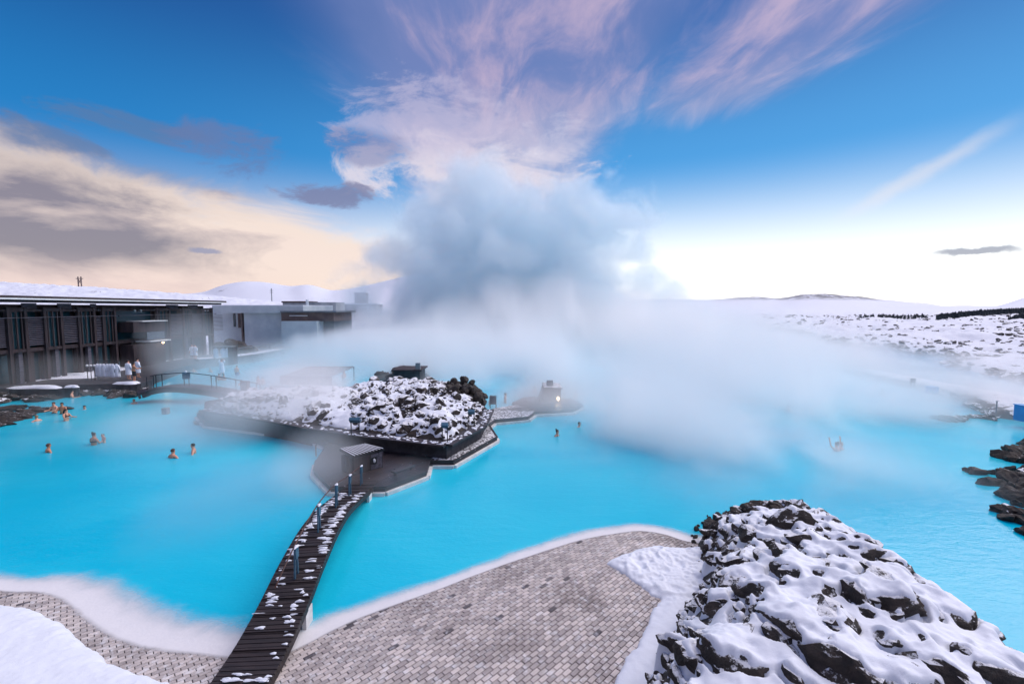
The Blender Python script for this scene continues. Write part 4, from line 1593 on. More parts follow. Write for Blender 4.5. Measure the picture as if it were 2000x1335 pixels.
# ------------------------------------------------------------------ pale concrete spa building behind
spa = thing('spa_building', 'pale concrete spa building with a long flat roof and deep window recess', 'building', tuple(D(530, 665, 74)))
bpy.context.view_layer.update()
def ins(o): return under(o, spa)
def slab(name, p0, p1, y, depth, mat):
    """A block whose front is seen from p0 (top left) to p1 (bottom right) at distance y."""
    a, b = D(*p0, y), D(*p1, y)
    return ins(MB().box(a.x, b.x, y, y + depth, min(b.z, a.z), max(a.z, b.z)).build(name, mat))
slab('soffit', (414, 597), (592, 611), 72, 12, M['concrete'])
slab('roof_snow', (414, 595.5), (592, 597), 72.2, 12, M['snow'])
slab('rear_wall', (414, 611), (474, 672), 75.5, 1.0, M['concrete'])
slab('reveal_wall', (470, 611), (475, 672), 72.5, 3.0, M['brownpanel'])
slab('slit_window', (455, 612), (460, 638), 75.4, 0.1, M['glass'])
slab('window', (464, 612), (470, 640), 75.4, 0.1, M['brownpanel'])
slab('main_wall', (476, 611), (552, 676), 72.6, 10, M['concrete'])
slab('window_band', (549, 610), (652, 627), 71.5, 8, M['brownpanel'])
slab('roof', (547, 607), (656, 610), 71.0, 9, M['concrete_dark'])
slab('white_rail', (565, 615.5), (600, 617), 71.3, 0.1, M['white'])
slab('lower_wall', (549, 627), (620, 676), 70.5, 8, M['concrete'])
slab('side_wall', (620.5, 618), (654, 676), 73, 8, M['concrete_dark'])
slab('chimney', (597, 585), (601, 606), 84, 0.5, M['concrete'])

# far low buildings and masts
for nm, lab, y, parts in (
        ('long_shed', 'long low dark shed far behind the pale spa building', 150, (('wall', (552, 590), (656, 600), 'concrete_dark'), ('roof', (550, 588), (600, 591), 'roofedge'))),
        ('long_shed', 'low grey shed on the snowfield beside the steam plume', 170, (('wall', (645, 593), (735, 602), 'concrete_dark'), ('roof', (643, 592), (737, 594), 'snow'))),
        ('far_shed', 'tiny brown shed high on the snowfield before the far hills', 400, (('wall', (692, 571), (714, 575), 'brownpanel'), ('roof', (691, 570), (715, 571.4), 'snow')))):
    c = D((parts[0][1][0] + parts[0][2][0]) / 2, parts[0][2][1], y)
    t_ = thing(nm, lab, 'shed', tuple(c))
    bpy.context.view_layer.update()
    for pn_, p0, p1, m_ in parts:
        a, b = D(*p0, y), D(*p1, y)
        off = -0.15 if pn_ == 'roof' else 0
        zlo = b.z - (9 if pn_ == 'wall' else 0)
        under(MB().box(a.x, b.x, y + off, y + 8 - off, zlo, a.z).build(pn_, M[m_]), t_)


def ground_z(x, y):
    return float(land(np.array([[float(x)]]), np.array([[float(y)]]))[0, 0])


def pylon(px, top, y, label, hframe=True):
    a = D(px, top, y)
    z0 = ground_z(a.x, y) - 0.5
    t_ = thing('power_pylon', label, 'pylon', (a.x, y, z0))
    h = a.z - z0
    w = h * 0.14
    if hframe:
        for s in (-1, 1):
            MB().bar((s * w, 0, 0), (s * w, 0, h), 0.5, 0.5).build('leg', M['brownpanel'], t_)
        MB().bar((-w * 2.4, 0, h * 0.82), (w * 2.4, 0, h * 0.82), 0.4, 0.4).build('cross_arm', M['brownpanel'], t_)
        for s in (-1, 1):
            MB().bar((s * w, 0, h * 0.3), (-s * w, 0, h * 0.8), 0.22, 0.22).build('brace', M['brownpanel'], t_)
    else:
        MB().bar((0, 0, 0), (0, 0, h), 0.45, 0.45).build('mast', M['concrete_dark'], t_)
        for k in (0.7, 0.85):
            MB().bar((-1.2, 0, h * k), (1.2, 0, h * k), 0.25, 0.25).build('cross_arm', M['concrete_dark'], t_)


pylon(155, 540, 300, 'thin H shaped power pylon on the snowy rise above the bathhouse roof')
pylon(530, 563, 330, 'single grey mast standing on the snowfield under the twin hills', False)
for px, y_, w_, lab in ((516, 210, 2.0, 'small dark hut at the foot of the grey mast'), (571, 260, 1.8, 'lone small dark hut on the snow between mast and steam')):
    a = D(px, 576 + 3, y_)
    z0 = ground_z(a.x, y_) - 0.3
    t_ = thing('snow_hut', lab, 'hut', (a.x, y_, z0))
    MB().box(-w_, w_, -1, 1, 0, 2.4).build('wall', M['brownpanel'], t_)
    MB().add([(-w_ - .2, -1.2, 2.4), (w_ + .2, -1.2, 2.4), (w_ + .2, 1.2, 2.4), (-w_ - .2, 1.2, 2.4), (-w_ - .2, 0, 3.2), (w_ + .2, 0, 3.2)], [(0, 1, 5, 4), (2, 3, 4, 5), (0, 4, 3), (1, 2, 5), (0, 3, 2, 1)]).build('roof', M['roofedge'], t_)

# ------------------------------------------------------------------ bathhouse apron: walk, rocks, robes, arched bridge
AZ0 = 0.72
apron_poly = [(-41.2, 24), (-41.2, 63), (-38.2, 63), (-36.6, 56), (-35.2, 48), (-33.2, 42.2), (-31.6, 39.6), (-30.8, 37.6), (-33.6, 37.0), (-38, 36.2), (-41.0, 35.2)]
apron = tag(new_obj('terrace_walk', MB().prism([(-41.2, 35), (-41.2, 63), (-38.4, 63), (-36.8, 56), (-35.4, 48), (-33.4, 42.2), (-31.8, 39.8), (-31.4, 38.2), (-34, 37.6), (-38, 36.9)], -1.0, AZ0).mesh('terrace_walk', M['stonewall'])),
            'dark wet walk along the front of the timber bathhouse', 'walk', kind='structure')
sh = thing('shore_rocks', 'dark wet rocks and snowy ledges along the bathhouse shore', 'rocks', (-33, 38, 0))
bpy.context.view_layer.update()
for _ in range(70):
    px = random.uniform(-20, 292)
    py = np.interp(px, [-20, 0, 150, 190, 290], [780, 778, 768, 766, 762]) + random.uniform(-6, 8)
    g = G(px, py, 0.1)
    s = random.uniform(0.3, 0.75)
    o = new_obj('stone', random.choice(rk_mid_bare if random.random() < 0.8 else rk_mid))
    o.matrix_world = Matrix.Translation(g) @ Euler((random.uniform(-.3, .3), random.uniform(-.3, .3), random.uniform(0, 6))).to_matrix().to_4x4() @ Matrix.Diagonal((s * 1.3, s, s * 0.7, 1))
    under(o, sh)
for px, py, w_, h_ in ((75, 757, 2.0, 0.6), (150, 732, 1.7, 0.6), (250, 749, 1.0, 0.5), (140, 756, 0.5, 0.3)):
    g = G(px, py, 0.75)
    mb = MB()
    snow_blob(mb, g, Vector((1, 0, 0)), Vector((0, 1, 0)), Vector((0, 0, 1)), w_, h_, 0.16, 18)
    under(mb.build('snow_ledge', M['snow'], None, True), sh)
    under(MB().prism([(g.x + w_ * math.cos(a) * 1.1, g.y + h_ * math.sin(a) * 1.2) for a in np.linspace(0, 6.28, 14)[:-1]], -0.6, 0.745).build('ledge', M['stonewall']), sh)
# dark rock shelf in the left pool
shelf = thing('rock_shelf', 'low dark rock shelf in the left pool where bathers rest', 'rock shelf', (-31, 29, 0))
bpy.context.view_layer.update()
for px, py, s in ((-20, 812, 1.1), (5, 820, 0.9), (22, 816, 0.8), (40, 810, 0.75), (58, 806, 0.7), (76, 803, 0.65), (92, 801, 0.6), (108, 799, 0.55), (124, 797, 0.5), (10, 800, 0.9), (36, 798, 0.6), (-10, 828, 0.7), (14, 826, 0.5), (66, 796, 0.5)):
    g = G(px, py, 0.05)
    o = new_obj('stone', random.choice(rk_mid_bare))
    o.matrix_world = Matrix.Translation(g) @ Euler((random.uniform(-.2, .2), random.uniform(-.2, .2), random.uniform(-0.5, 0.5))).to_matrix().to_4x4() @ Matrix.Diagonal((s * 1.5, s * 0.9, s * 0.45, 1))
    under(o, shelf)
# rock dome and bank between the buildings
dome = thing('rock_dome', 'rounded dark lava dome between the timber bathhouse and the pale building', 'rock', tuple(G(458, 690, 0.6)))
bpy.context.view_layer.update()
for px, py, s in ((438, 676, 1.5), (452, 672, 1.9), (468, 676, 1.8), (484, 681, 1.4), (425, 672, 1.2), (496, 687, 0.9), (508, 693, 0.8), (516, 695, 0.6), (445, 684, 1.2), (470, 686, 1.2)):
    g = D(px, py, 66)
    o = new_obj('stone', random.choice(rk_mid_bare))
    o.matrix_world = Matrix.Translation((g.x, g.y, g.z - 0.3)) @ Euler((random.uniform(-.3, .3), random.uniform(-.3, .3), random.uniform(0, 6))).to_matrix().to_4x4() @ Matrix.Diagonal((s * 1.2, s, s * 0.85, 1))
    under(o, dome)
# snowy ramp with a steel rail
ramp = thing('snowy_ramp', 'snow covered ramp with thin steel rail below the pale building', 'ramp', tuple(G(470, 694, 0.9)))
bpy.context.view_layer.update()
rp = [G(px, py, 1.0) for px, py in ((384, 701), (440, 697), (500, 690), (545, 682))]
rb = MB()
for a, b in zip(rp, rp[1:]):
    rb.bar(a - Vector((0, 0, 0.6)), b - Vector((0, 0, 0.6)), 1.8, 1.2)
under(rb.build('ramp_slab', M['stonewall']), ramp)
rb = MB()
for a, b in zip(rp, rp[1:]):
    rb.bar(a + Vector((0, 0, 0.04)), b + Vector((0, 0, 0.04)), 1.5, 0.06)
under(rb.build('ramp_snow', M['snow']), ramp)
rp2 = [p + Vector((0.2, 0.7, 0.95)) for p in rp[1:]]
under(MB().tube(rp2, 0.035, 6).build('rail', M['steel']), ramp)
for t_ in (0, 0.33, 0.66, 1.0):
    p = catv(rp2, t_)
    under(MB().tube([p, p - Vector((0, 0, 0.95))], 0.03, 6).build('rail_post', M['steel']), ramp)

# arched far footbridge
fb = thing('arched_footbridge', 'low arched footbridge with hooped steel rail from the bathhouse shore to the island', 'footbridge', (-24, 36, 0))
bpy.context.view_layer.update()
fpath = spline([tuple(G(268, 767, 0.75)), tuple(G(300, 759, 0.95)), tuple(G(345, 753, 1.15)), tuple(G(400, 757, 1.05)), tuple(G(450, 765, 0.8)), tuple(G(500, 774, 0.55)), tuple(G(535, 781, 0.5))], 6)
NF = 60
for i in range(NF):
    p, q = catv(fpath, (i + 0.04) / NF), catv(fpath, (i + 0.96) / NF)
    under(MB().bar(p, q, 1.5, 0.08).build('plank', M['deckwood']), fb)
for s in (-1, 1):
    b = MB()
    for a, c in zip(fpath, fpath[1:]):
        d = (c - a).normalized().cross(Vector((0, 0, 1))).normalized() * (0.76 * s)
        b.bar(a + d - Vector((0, 0, 0.18)), c + d - Vector((0, 0, 0.18)), 0.08, 0.34)
    under(b.build('side_beam', M['deckwood']), fb)
ftop = []
for t_ in (0.07, 0.12, 0.30, 0.50, 0.68, 0.84):
    p = catv(fpath, t_)
    for o_ in (-0.22, 0.22):
        q = catv(fpath, min(1, t_ + o_ * 0.08))
        under(MB().bar(q, q + Vector((0, 0, 1.0)), 0.04, 0.04).build('rail_post', M['darkmetal']), fb)
    ftop.append(p + Vector((0, 0, 1.0)))
under(MB().tube(spline(ftop, 6), 0.03, 6).build('handrail', M['darkmetal']), fb)
p = catv(fpath, 0.30)
sgn = under(MB().box(p.x - 0.28, p.x + 0.28, p.y - 0.05, p.y + 0.03, p.z + 0.55, p.z + 1.05).build('light_panel', M['bluesteel']), fb)
under(MB().sphere((p.x, p.y - 0.04, p.z + 1.1), (0.1, 0.08, 0.09)).build('snow_cap', M['snow'], None, True), sgn)


# robe rack
def robe_mesh(seed, h=1.15, w=0.30):
    rg = random.Random(seed)
    n = 16
    vs, fs = [], []
    rows = 9
    ph = rg.uniform(0, 6)
    for j in range(rows):
        f_ = j / (rows - 1)
        z = -h * f_
        wx = (0.10 + (w - 0.10) * min(1, f_ * 4)) * (1 + 0.25 * f_)
        wy = 0.07 + 0.06 * min(1, f_ * 3)
        for i in range(n):
            a = 6.2832 * i / n
            k = 1 + 0.14 * f_ * math.sin(5 * a + ph) + 0.06 * f_ * math.sin(9 * a + ph * 2)
            vs.append((math.cos(a) * wx * k * 0.75, math.sin(a) * wy * k, z + rg.uniform(-0.01, 0.01)))
    for j in range(rows - 1):
        fs += [(j * n + i, (j + 1) * n + i, (j + 1) * n + (i + 1) % n, j * n + (i + 1) % n) for i in range(n)]
    fs += [tuple(range(n)), tuple((rows - 1) * n + i for i in range(n - 1, -1, -1))]
    b = MB().add(vs, fs)
    for s in (-1, 1):      # sleeves
        b.tube([(s * w * 0.45, 0, -0.10), (s * w * 0.85, -0.02, -0.35), (s * w * 0.85, -0.03, -0.68)], [0.07, 0.075, 0.085], 7)
    me = b.mesh('robe', M['robe'], True)
    return me


rk = thing('robe_rack', 'low steel rack on the bathhouse walk hung with pale robes', 'rack', tuple(G(213, 742, AZ0)))
bpy.context.view_layer.update()
rl, rr_ = G(192, 741, AZ0), G(235, 742, AZ0)
top = Vector((0, 0, 1.45))
under(MB().tube([rl + top, rr_ + top], 0.03, 6).build('hanging_bar', M['steel']), rk)
for p in (rl, rr_):
    under(MB().tube([p, p + top + Vector((0, 0, 0.2))], 0.035, 6).build('leg', M['steel']), rk)
under(MB().bar(rl + top + Vector((0, 0, 0.22)), rr_ + top + Vector((0, 0, 0.22)), 0.16, 0.05).build('rack_roof', M['darkmetal']), rk)
RM = [robe_mesh(i) for i in range(5)]
NRB = 7
for i in range(NRB):
    o = new_obj('robe', RM[i % 5])
    o.location = rl.lerp(rr_, (i + 0.5) / NRB) + Vector((0, -0.16 + random.uniform(-0.05, 0.05), 1.44))
    o.rotation_euler = (0, 0, random.uniform(-0.25, 0.25))
    tag(o, ('pale bathrobe at the bathhouse end of the low steel rack', 'pale bathrobe second from the bathhouse end of the low steel rack', 'pale bathrobe third from the bathhouse end of the low steel rack',
            'pale bathrobe in the middle of the low steel rack', 'pale bathrobe third from the robed visitors on the low steel rack', 'pale bathrobe second from the robed visitors on the low steel rack', 'pale bathrobe nearest the robed visitors on the low steel rack')[i],
        'bathrobe', 'bathrobes on the low rack')
rk2 = thing('robe_stand', 'dark wooden stand with a flat top holding three hanging bathrobes', 'robe stand', tuple(G(438, 702, 0.9)))
bpy.context.view_layer.update()
a, b = G(419, 703, 0.9), G(457, 703, 0.9)
under(MB().box(b.x - 0.5, b.x + 0.15, a.y - 0.3, a.y + 0.5, 0.4, 2.45).build('cabinet', M['timber']), rk2)
under(MB().bar(a + Vector((0, 0, 1.62)), b + Vector((0, 0, 1.62)), 0.9, 0.07).build('flat_top', M['concrete_dark']), rk2)
under(MB().tube([a + Vector((0, -0.1, 1.5)), b + Vector((0, -0.1, 1.5))], 0.03, 6).build('hanging_bar', M['darkmetal']), rk2)
under(MB().bar(a, a + Vector((0, 0, 1.6)), 0.08, 0.08).build('leg', M['timber']), rk2)
for i, (f_, lab) in enumerate(((0.12, 'bathrobe hanging at the open end of the dark stand'), (0.5, 'bathrobe hanging in the middle of the dark stand'), (0.72, 'bathrobe hanging against the cabinet of the dark stand'))):
    o = new_obj('robe', RM[i])
    o.location = a.lerp(b, f_) + Vector((0, -0.12, 1.48))
    tag(o, 'pale blue ' + lab, 'bathrobe', 'bathrobes on the dark stand')
# three pale globes by the walk
for i, (px, lab) in enumerate(((170, 'small white globe light farthest from the robe rack'), (177, 'small white globe light between its two twins'), (184, 'small white globe light nearest the robe rack'))):
    g = G(px, 716, 1.9)
    t_ = thing('globe_light', lab, 'globe light', (g.x, g.y, AZ0), 0, 'globe lights by the walk')
    MB().tube([(0, 0, 0), (0, 0, 1.2)], 0.03, 6).build('stem', M['darkmetal'], t_)
    MB().sphere((0, 0, 1.28), 0.11).build('globe', M['white'], t_, True)

# ------------------------------------------------------------------ misty things behind the island
gh = thing('glass_shelter', 'pale glazed shelter with sloping glass roof half lost in steam', 'shelter', tuple(G(598, 752, 0.6)))
bpy.context.view_layer.update()
yb_, yf_ = 44.0, 38.5
lo_l, lo_r = D(548, 752, yf_), D(648, 756, yf_)
hi_f, hi_b = D(548, 735, yf_).z, D(556, 723, yb_).z + 0.35
xl, xr = lo_l.x, lo_r.x
zf = lo_l.z - 0.6
fr = MB()
for x in np.linspace(xl, xr, 5):
    fr.bar((x, yf_, zf), (x, yf_, hi_f), 0.07, 0.07)
    fr.bar((x, yf_, hi_f), (x, yb_, hi_b), 0.06, 0.06)
    fr.bar((x, yb_, zf), (x, yb_, hi_b), 0.07, 0.07)
for z, y in ((hi_f, yf_), (hi_b, yb_), ((zf + hi_f) / 2, yf_), (zf + 0.1, yf_)):
    fr.bar((xl, y, z), (xr, y, z), 0.08, 0.08)
under(fr.build('frame', M['concrete_dark']), gh)
xs = np.linspace(xl, xr, 5)
for i in range(4):
    under(MB().add([(xs[i] + 0.05, yf_ + 0.02, hi_f + 0.03), (xs[i + 1] - 0.05, yf_ + 0.02, hi_f + 0.03), (xs[i + 1] - 0.05, yb_, hi_b + 0.03), (xs[i] + 0.05, yb_, hi_b + 0.03)], [(0, 1, 2, 3)]).build('roof_pane', M['concrete_dark']), gh)
    under(MB().box(xs[i] + 0.05, xs[i + 1] - 0.05, yf_ + 0.02, yf_ + 0.04, zf, hi_f - 0.05).build('pane', M['concrete_dark']), gh)
lw = thing('low_wall', 'low pale wall in front of the glazed shelter behind the lava heap', 'wall', tuple(G(590, 765, 0.6)))
bpy.context.view_layer.update()
a, b = G(528, 766, 0.2), G(655, 768, 0.2)
under(MB().bar(a + Vector((0, 0, 0.15)), b + Vector((0, 0, 0.15)), 0.25, 0.95).build('wall', M['concrete']), lw)

isl2 = thing('rock_islet', 'small dark rock islet with a flat roofed lookout in the thick steam', 'rock islet', tuple(G(790, 748, 0)))
bpy.context.view_layer.update()
for _ in range(34):
    px = random.gauss(792, 18)
    g = G(px, random.uniform(738, 750), 0)
    s = random.uniform(0.5, 1.0)
    o = new_obj('stone', random.choice(rk_mid_bare))
    o.matrix_world = Matrix.Translation((g.x, g.y, 0.25 + 0.7 * math.exp(-((px - 790) / 16) ** 2))) @ Euler((random.uniform(-.4, .4), random.uniform(-.4, .4), random.uniform(0, 6))).to_matrix().to_4x4() @ Matrix.Diagonal((s * 1.2, s, s * 0.8, 1))
    under(o, isl2)
a, b = G(770, 741, 0.8), G(820, 741, 0.8)
under(MB().box(a.x, b.x, a.y, a.y + 2.5, 0.2, 1.55).build('lookout', M['stonewall']), isl2)
under(MB().box(a.x - 0.2, b.x + 0.2, a.y - 0.2, a.y + 2.7, 1.56, 1.68).build('flat_roof', M['timber']), isl2)
p = G(816, 741, 0.8)
under(MB().box(p.x - 0.2, p.x + 0.2, p.y, p.y + 0.3, 1.68, 2.25).build('vent_box', M['concrete_dark']), isl2)

# far deck with the lit cabin
fd = thing('far_deck', 'dark deck running out into the steam beyond the lava island', 'deck', tuple(G(1040, 795, 0.3)))
bpy.context.view_layer.update()
fdp = P2([(962, 799), (1000, 797), (1007, 790), (1000, 786), (1024, 775), (1052, 774), (1120, 778), (1140, 790), (1120, 800), (1046, 804)], 0.3)
under(MB().prism(fdp, -0.8, 0.26).build('deck_frame', M['deckwood']), fd)
planked(fdp, 0.30, R(10), 0.2, M['deckwood'], fd)
trim(P2([(1032, 814), (1046, 805), (1120, 801), (1140, 791)], 0.3), 0.05, 0.2, 0.2, M['silica'], fd, 'silica_edge')
cab = thing('lit_cabin', 'small dark cabin with a glowing wall lamp at the misty end of the far deck', 'cabin', tuple(G(1075, 785, 0.3)))
bpy.context.view_layer.update()
a, b = G(1054, 785, 0.3), G(1096, 786, 0.3)
under(MB().add([(a.x, a.y, 0.3), (b.x, a.y, 0.3), (b.x, a.y + 2, 0.3), (a.x, a.y + 2, 0.3), (a.x + 0.35, a.y, 1.3), (b.x, a.y, 1.25), (b.x, a.y + 2, 1.25), (a.x + 0.35, a.y + 2, 1.3)],
               [(0, 1, 5, 4), (1, 2, 6, 5), (2, 3, 7, 6), (3, 0, 4, 7), (4, 5, 6, 7), (0, 3, 2, 1)]).build('wall', M['timber']), cab)
under(MB().bar((a.x + 0.3, a.y + 1, 1.36), (b.x + 0.1, a.y + 1, 1.31), 2.3, 0.08).build('roof', M['snowydeck']), cab)
under(MB().box(a.x + 0.55, a.x + 1.0, a.y + 0.5, a.y + 0.9, 1.4, 1.75).build('vent_box', M['concrete_dark']), cab)
q = D(1090, 778, a.y - 0.08)
under(MB().sphere(q, (0.10, 0.05, 0.16)).build('lamp', M['lamp'], None, True), cab)
pl2 = bpy.data.objects.new('lamp_light', pl_.copy())
pl2.data.energy = 4
pl2.location = (q.x, q.y - 0.25, q.z)
link(pl2)
under(pl2, cab)

# ------------------------------------------------------------------ right hand: causeway, lava banks, rocks, signs, forest
ca_front = P2([(1440, 700), (1520, 710), (1600, 722), (1700, 741), (1800, 763), (1860, 779), (1915, 800), (1940, 815), (2000, 822), (2120, 835)], 0.0)
ca_back = P2([(2150, 806), (2000, 783), (1930, 771), (1850, 756), (1760, 739), (1680, 725), (1600, 713), (1520, 704), (1450, 697)], 0.0)
CA = ca_front + ca_back
cf = Field(22, 47, 24, 72, 0.16)
cd = sdist(cf.X, cf.Y, CA)
CZ = np.where(cd > 0, 0.62 * (1 - np.exp(-cd / 0.5)), cd * 0.7) + (fbm(cf.X, cf.Y, 1.2, 4, 61) - 0.5) * 0.22 * smoothstep(-0.3, 0.5, cd)
m, p = new_mat('causeway_ground')
n1 = noise(pos(), 1.7, 5, 0.65)
setc(p, mix(sstep(n1 + (1 - normal_z()) * 1.1 - sstep(xyz(pos())[2], 0.25, 0.6) * 0.26, 0.30, 0.44), (0.78, 0.80, 0.84), (0.075, 0.070, 0.070)))
p.inputs['Roughness'].default_value = 0.8
bump(p, noise(pos(), 5.0, 5, 0.65), 0.6, 0.1)
M['causeway'] = m
tag(new_obj('causeway', cf.mesh('causeway', CZ, cd > -0.8, M['causeway'])), 'low snowy causeway between the misty lagoon and the still pond', 'causeway', kind='structure')
mid_l = P2([(1445, 698), (1520, 707), (1600, 717), (1700, 734), (1800, 752), (1900, 776), (2000, 800), (2200, 845)], 0.0)
POND = mid_l + [(80, 30), (80, 62), (72, 90), (85, 130), (70, 128), (52, 100)]
pm_ = bpy.data.meshes.new('pond')
pm_.from_pydata([(q[0], q[1], 0.004) for q in POND], [], [tuple(range(len(POND)))])
m, p = new_mat('still_pond')
setc(p, (0.02, 0.30, 0.50))
p.inputs['Roughness'].default_value = 0.04
p.inputs['IOR'].default_value = 1.33
bump(p, noise(stretch(pos(), 1.0, 2.0, 1.0), 0.8, 3, 0.5), 0.02, 0.05)
M['pond'] = m
tag(new_obj('pond', pm_, M['pond']), kind='structure')
spit = thing('rock_spit', 'dark rock spit reaching out from the causeway into the pale water', 'rock spit', tuple(G(1880, 815, 0)))
bpy.context.view_layer.update()
for i in range(44):
    f_ = i / 43
    g = G(1824 + 118 * f_, 816 + 3 * math.sin(f_ * 7) + random.uniform(-1.5, 1.5), 0.05)
    s = random.uniform(0.18, 0.42) * (1.2 if f_ < 0.35 else 0.85)
    o = new_obj('stone', random.choice(rk_mid_bare if random.random() < 0.6 else rk_mid))
    o.matrix_world = Matrix.Translation(g) @ Euler((random.uniform(-.4, .4), random.uniform(-.4, .4), random.uniform(0, 6))).to_matrix().to_4x4() @ Matrix.Diagonal((s * 1.3, s, s * 0.8, 1))
    under(o, spit)
edge_r = thing('causeway_rocks', 'dark stones edging the lagoon side of the snowy causeway', 'rocks', tuple(G(1900, 800, 0)))
bpy.context.view_layer.update()
for i in range(150):
    f_ = random.random() ** 0.6
    c = catv([(q[0], q[1], 0) for q in ca_front], min(0.999, f_))
    s = random.uniform(0.15, 0.40)
    o = new_obj('stone', random.choice(rk_mid if random.random() < 0.6 else rk_mid_bare))
    o.matrix_world = Matrix.Translation((c.x + random.uniform(-0.2, 0.9), c.y + random.uniform(-0.1, 0.6), random.uniform(0.05, 0.35))) @ Euler((random.uniform(-.4, .4), random.uniform(-.4, .4), random.uniform(0, 6))).to_matrix().to_4x4() @ Matrix.Diagonal((s * 1.3, s, s * 0.8, 1))
    under(o, edge_r)
for (px, py, w_, h_, lab) in ((1820, 762, 0.55, 0.42, 'small bright blue crate on the snowy causeway edge'), (2001, 814, 0.75, 0.80, 'larger bright blue cabinet where the causeway leaves the picture')):
    g = G(px, py + 4, 0.5)
    t_ = thing('blue_box', lab, 'box', tuple(g))
    MB().box(-w_ / 2, w_ / 2, -0.3, 0.3, -0.1, h_).build('box_body', M['signblue'], t_, bevel=0.03)
    MB().box(-w_ / 2 - 0.02, w_ / 2 + 0.02, -0.32, 0.32, h_, h_ + 0.05).build('lid', M['signblue'], t_)
g = G(1782, 754, 0.5)
t_ = thing('causeway_sign', 'small dark notice board on two legs on the causeway', 'sign', tuple(g))
for s in (-1, 1):
    MB().box(s * 0.16 - 0.02, s * 0.16 + 0.02, -0.02, 0.02, -0.1, 0.6).build('leg', M['darkmetal'], t_)
MB().box(-0.22, 0.22, -0.04, -0.02, 0.3, 0.68).build('board', M['darkmetal'], t_)
g = G(1946, 800, 0.5)
t_ = thing('marker_post', 'thin grey marker post on the dark end of the causeway', 'post', tuple(g))
MB().tube([(0, 0, -0.2), (0, 0, 0.55)], 0.035, 6).build('stake', M['concrete_dark'], t_)
MB().sphere((0, 0, 0.56), (0.05, 0.05, 0.03)).build('cap', M['steel'], t_, True)

# boulders along the right lava shore
rb_ = thing('lava_shore', 'black lava shore with snowy stones bordering the still pond', 'lava shore', (60, 60, 0))
bpy.context.view_layer.update()
bank = [G(px, py, 0) for px, py in ((1500, 643), (1545, 652), (1580, 663), (1640, 675), (1700, 684), (1780, 692), (1850, 698), (1878, 702), (1836, 711), (1870, 721), (1920, 730), (1960, 740), (2010, 753))]
for i in range(280):
    c = catv(bank, random.random())
    s = random.uniform(0.25, 0.7) * (c.y / 62) ** 0.7
    inl = abs(random.gauss(0, 1.0))
    x, y = c.x + inl * 1.6, c.y + inl * 1.2
    o = new_obj('stone', random.choice(rk_mid if random.random() < 0.55 else rk_mid_bare))
    o.matrix_world = Matrix.Translation((x, y, ground_z(x, y) + 0.2 * s)) @ Euler((random.uniform(-.5, .5), random.uniform(-.5, .5), random.uniform(0, 6))).to_matrix().to_4x4() @ Matrix.Diagonal((s * 1.3, s, s * 0.8, 1))
    under(o, rb_)
# scattered stones over the right lava field, too many to name one by one
xf = []
for _ in range(2600):
    y = 45 + 260 * random.random() ** 1.6
    px = random.uniform(1480, 2120)
    x = (px - 1000) / F * y
    if x < 48:
        continue
    if float(sdist(np.array([[x]]), np.array([[y]]), LAGOON)[0, 0]) > -0.5:
        continue
    s = random.uniform(0.15, 0.55) * (y / 70) ** 0.5
    xf.append((random.randrange(6), x, y, s))
XY = np.array([(a[1], a[2]) for a in xf])
ZZ = land(XY[:, 0][:, None], XY[:, 1][:, None])[:, 0]
patch = fbm(XY[:, 0], XY[:, 1], 14.0, 3, 71)
xf = [(k, Matrix.Translation((x, y, float(z) + 0.1 * s)) @ Euler((random.uniform(-.6, .6), random.uniform(-.6, .6), random.uniform(0, 6))).to_matrix().to_4x4() @ Matrix.Diagonal((s * 1.4, s, s * 0.7, 1))) for (k, x, y, s), z, q in zip(xf, ZZ, patch) if q > 0.47]
tag(join_rocks('lava_stones', rk_tiny, xf, M['rock']), 'loose dark stones strewn over the snowy lava field', 'stones', kind='stuff')

# islets far out in the steam
for px, py, n__, w_, lab in ((1316, 645, 10, 30, 'misty rock islet out on the far water by the steam column'), (1490, 667, 10, 38, 'low misty rock bar before the far lava shore')):
    t_ = thing('far_islet', lab, 'rock islet', tuple(G(px, py, 0)))
    bpy.context.view_layer.update()
    for _ in range(n__ * 2):
        g = G(px + random.gauss(0, w_ * 0.45), py + random.uniform(-2, 2), 0)
        s = random.uniform(0.5, 1.1)
        o = new_obj('stone', random.choice(rk_mid))
        o.matrix_world = Matrix.Translation(g) @ Matrix.Diagonal((s * 1.6, s, s * 0.7, 1))
        under(o, t_)
# bare rocks at the right edge of the open water
rk_pt = [rock_mesh('black_stone', 500 + i, 3, M['rock_bare'], (1.0, 0.8, 0.85), 11, 0.24) for i in range(8)]
rs = thing('rocky_point', 'black bare lava point at the right edge of the open water', 'rocks', (20, 19, 0))
bpy.context.view_layer.update()
PT = P2([(1945, 942), (1960, 905), (1985, 880), (2010, 862), (2150, 850), (2150, 1090), (2040, 1060), (2000, 1030), (1955, 1003), (1985, 985), (1960, 965)], 0)
pxs, pys = [p[0] for p in PT], [p[1] for p in PT]
n_ = 0
while n_ < 150:
    x, y = random.uniform(min(pxs), max(pxs)), random.uniform(min(pys), max(pys))
    d = float(sdist(np.array([[x]]), np.array([[y]]), PT)[0, 0])
    if d < -0.1:
        continue
    s = random.uniform(0.18, 0.55)
    o = new_obj('stone', random.choice(rk_pt if random.random() < 0.93 else rk_mid))
    o.matrix_world = Matrix.Translation((x, y, min(1.0, 0.32 * max(d, 0)))) @ Euler((random.uniform(-.5, .5), random.uniform(-.5, .5), random.uniform(0, 6))).to_matrix().to_4x4() @ Matrix.Diagonal((s * 1.25, s, s * 1.05, 1))
    under(o, rs)
    n_ += 1
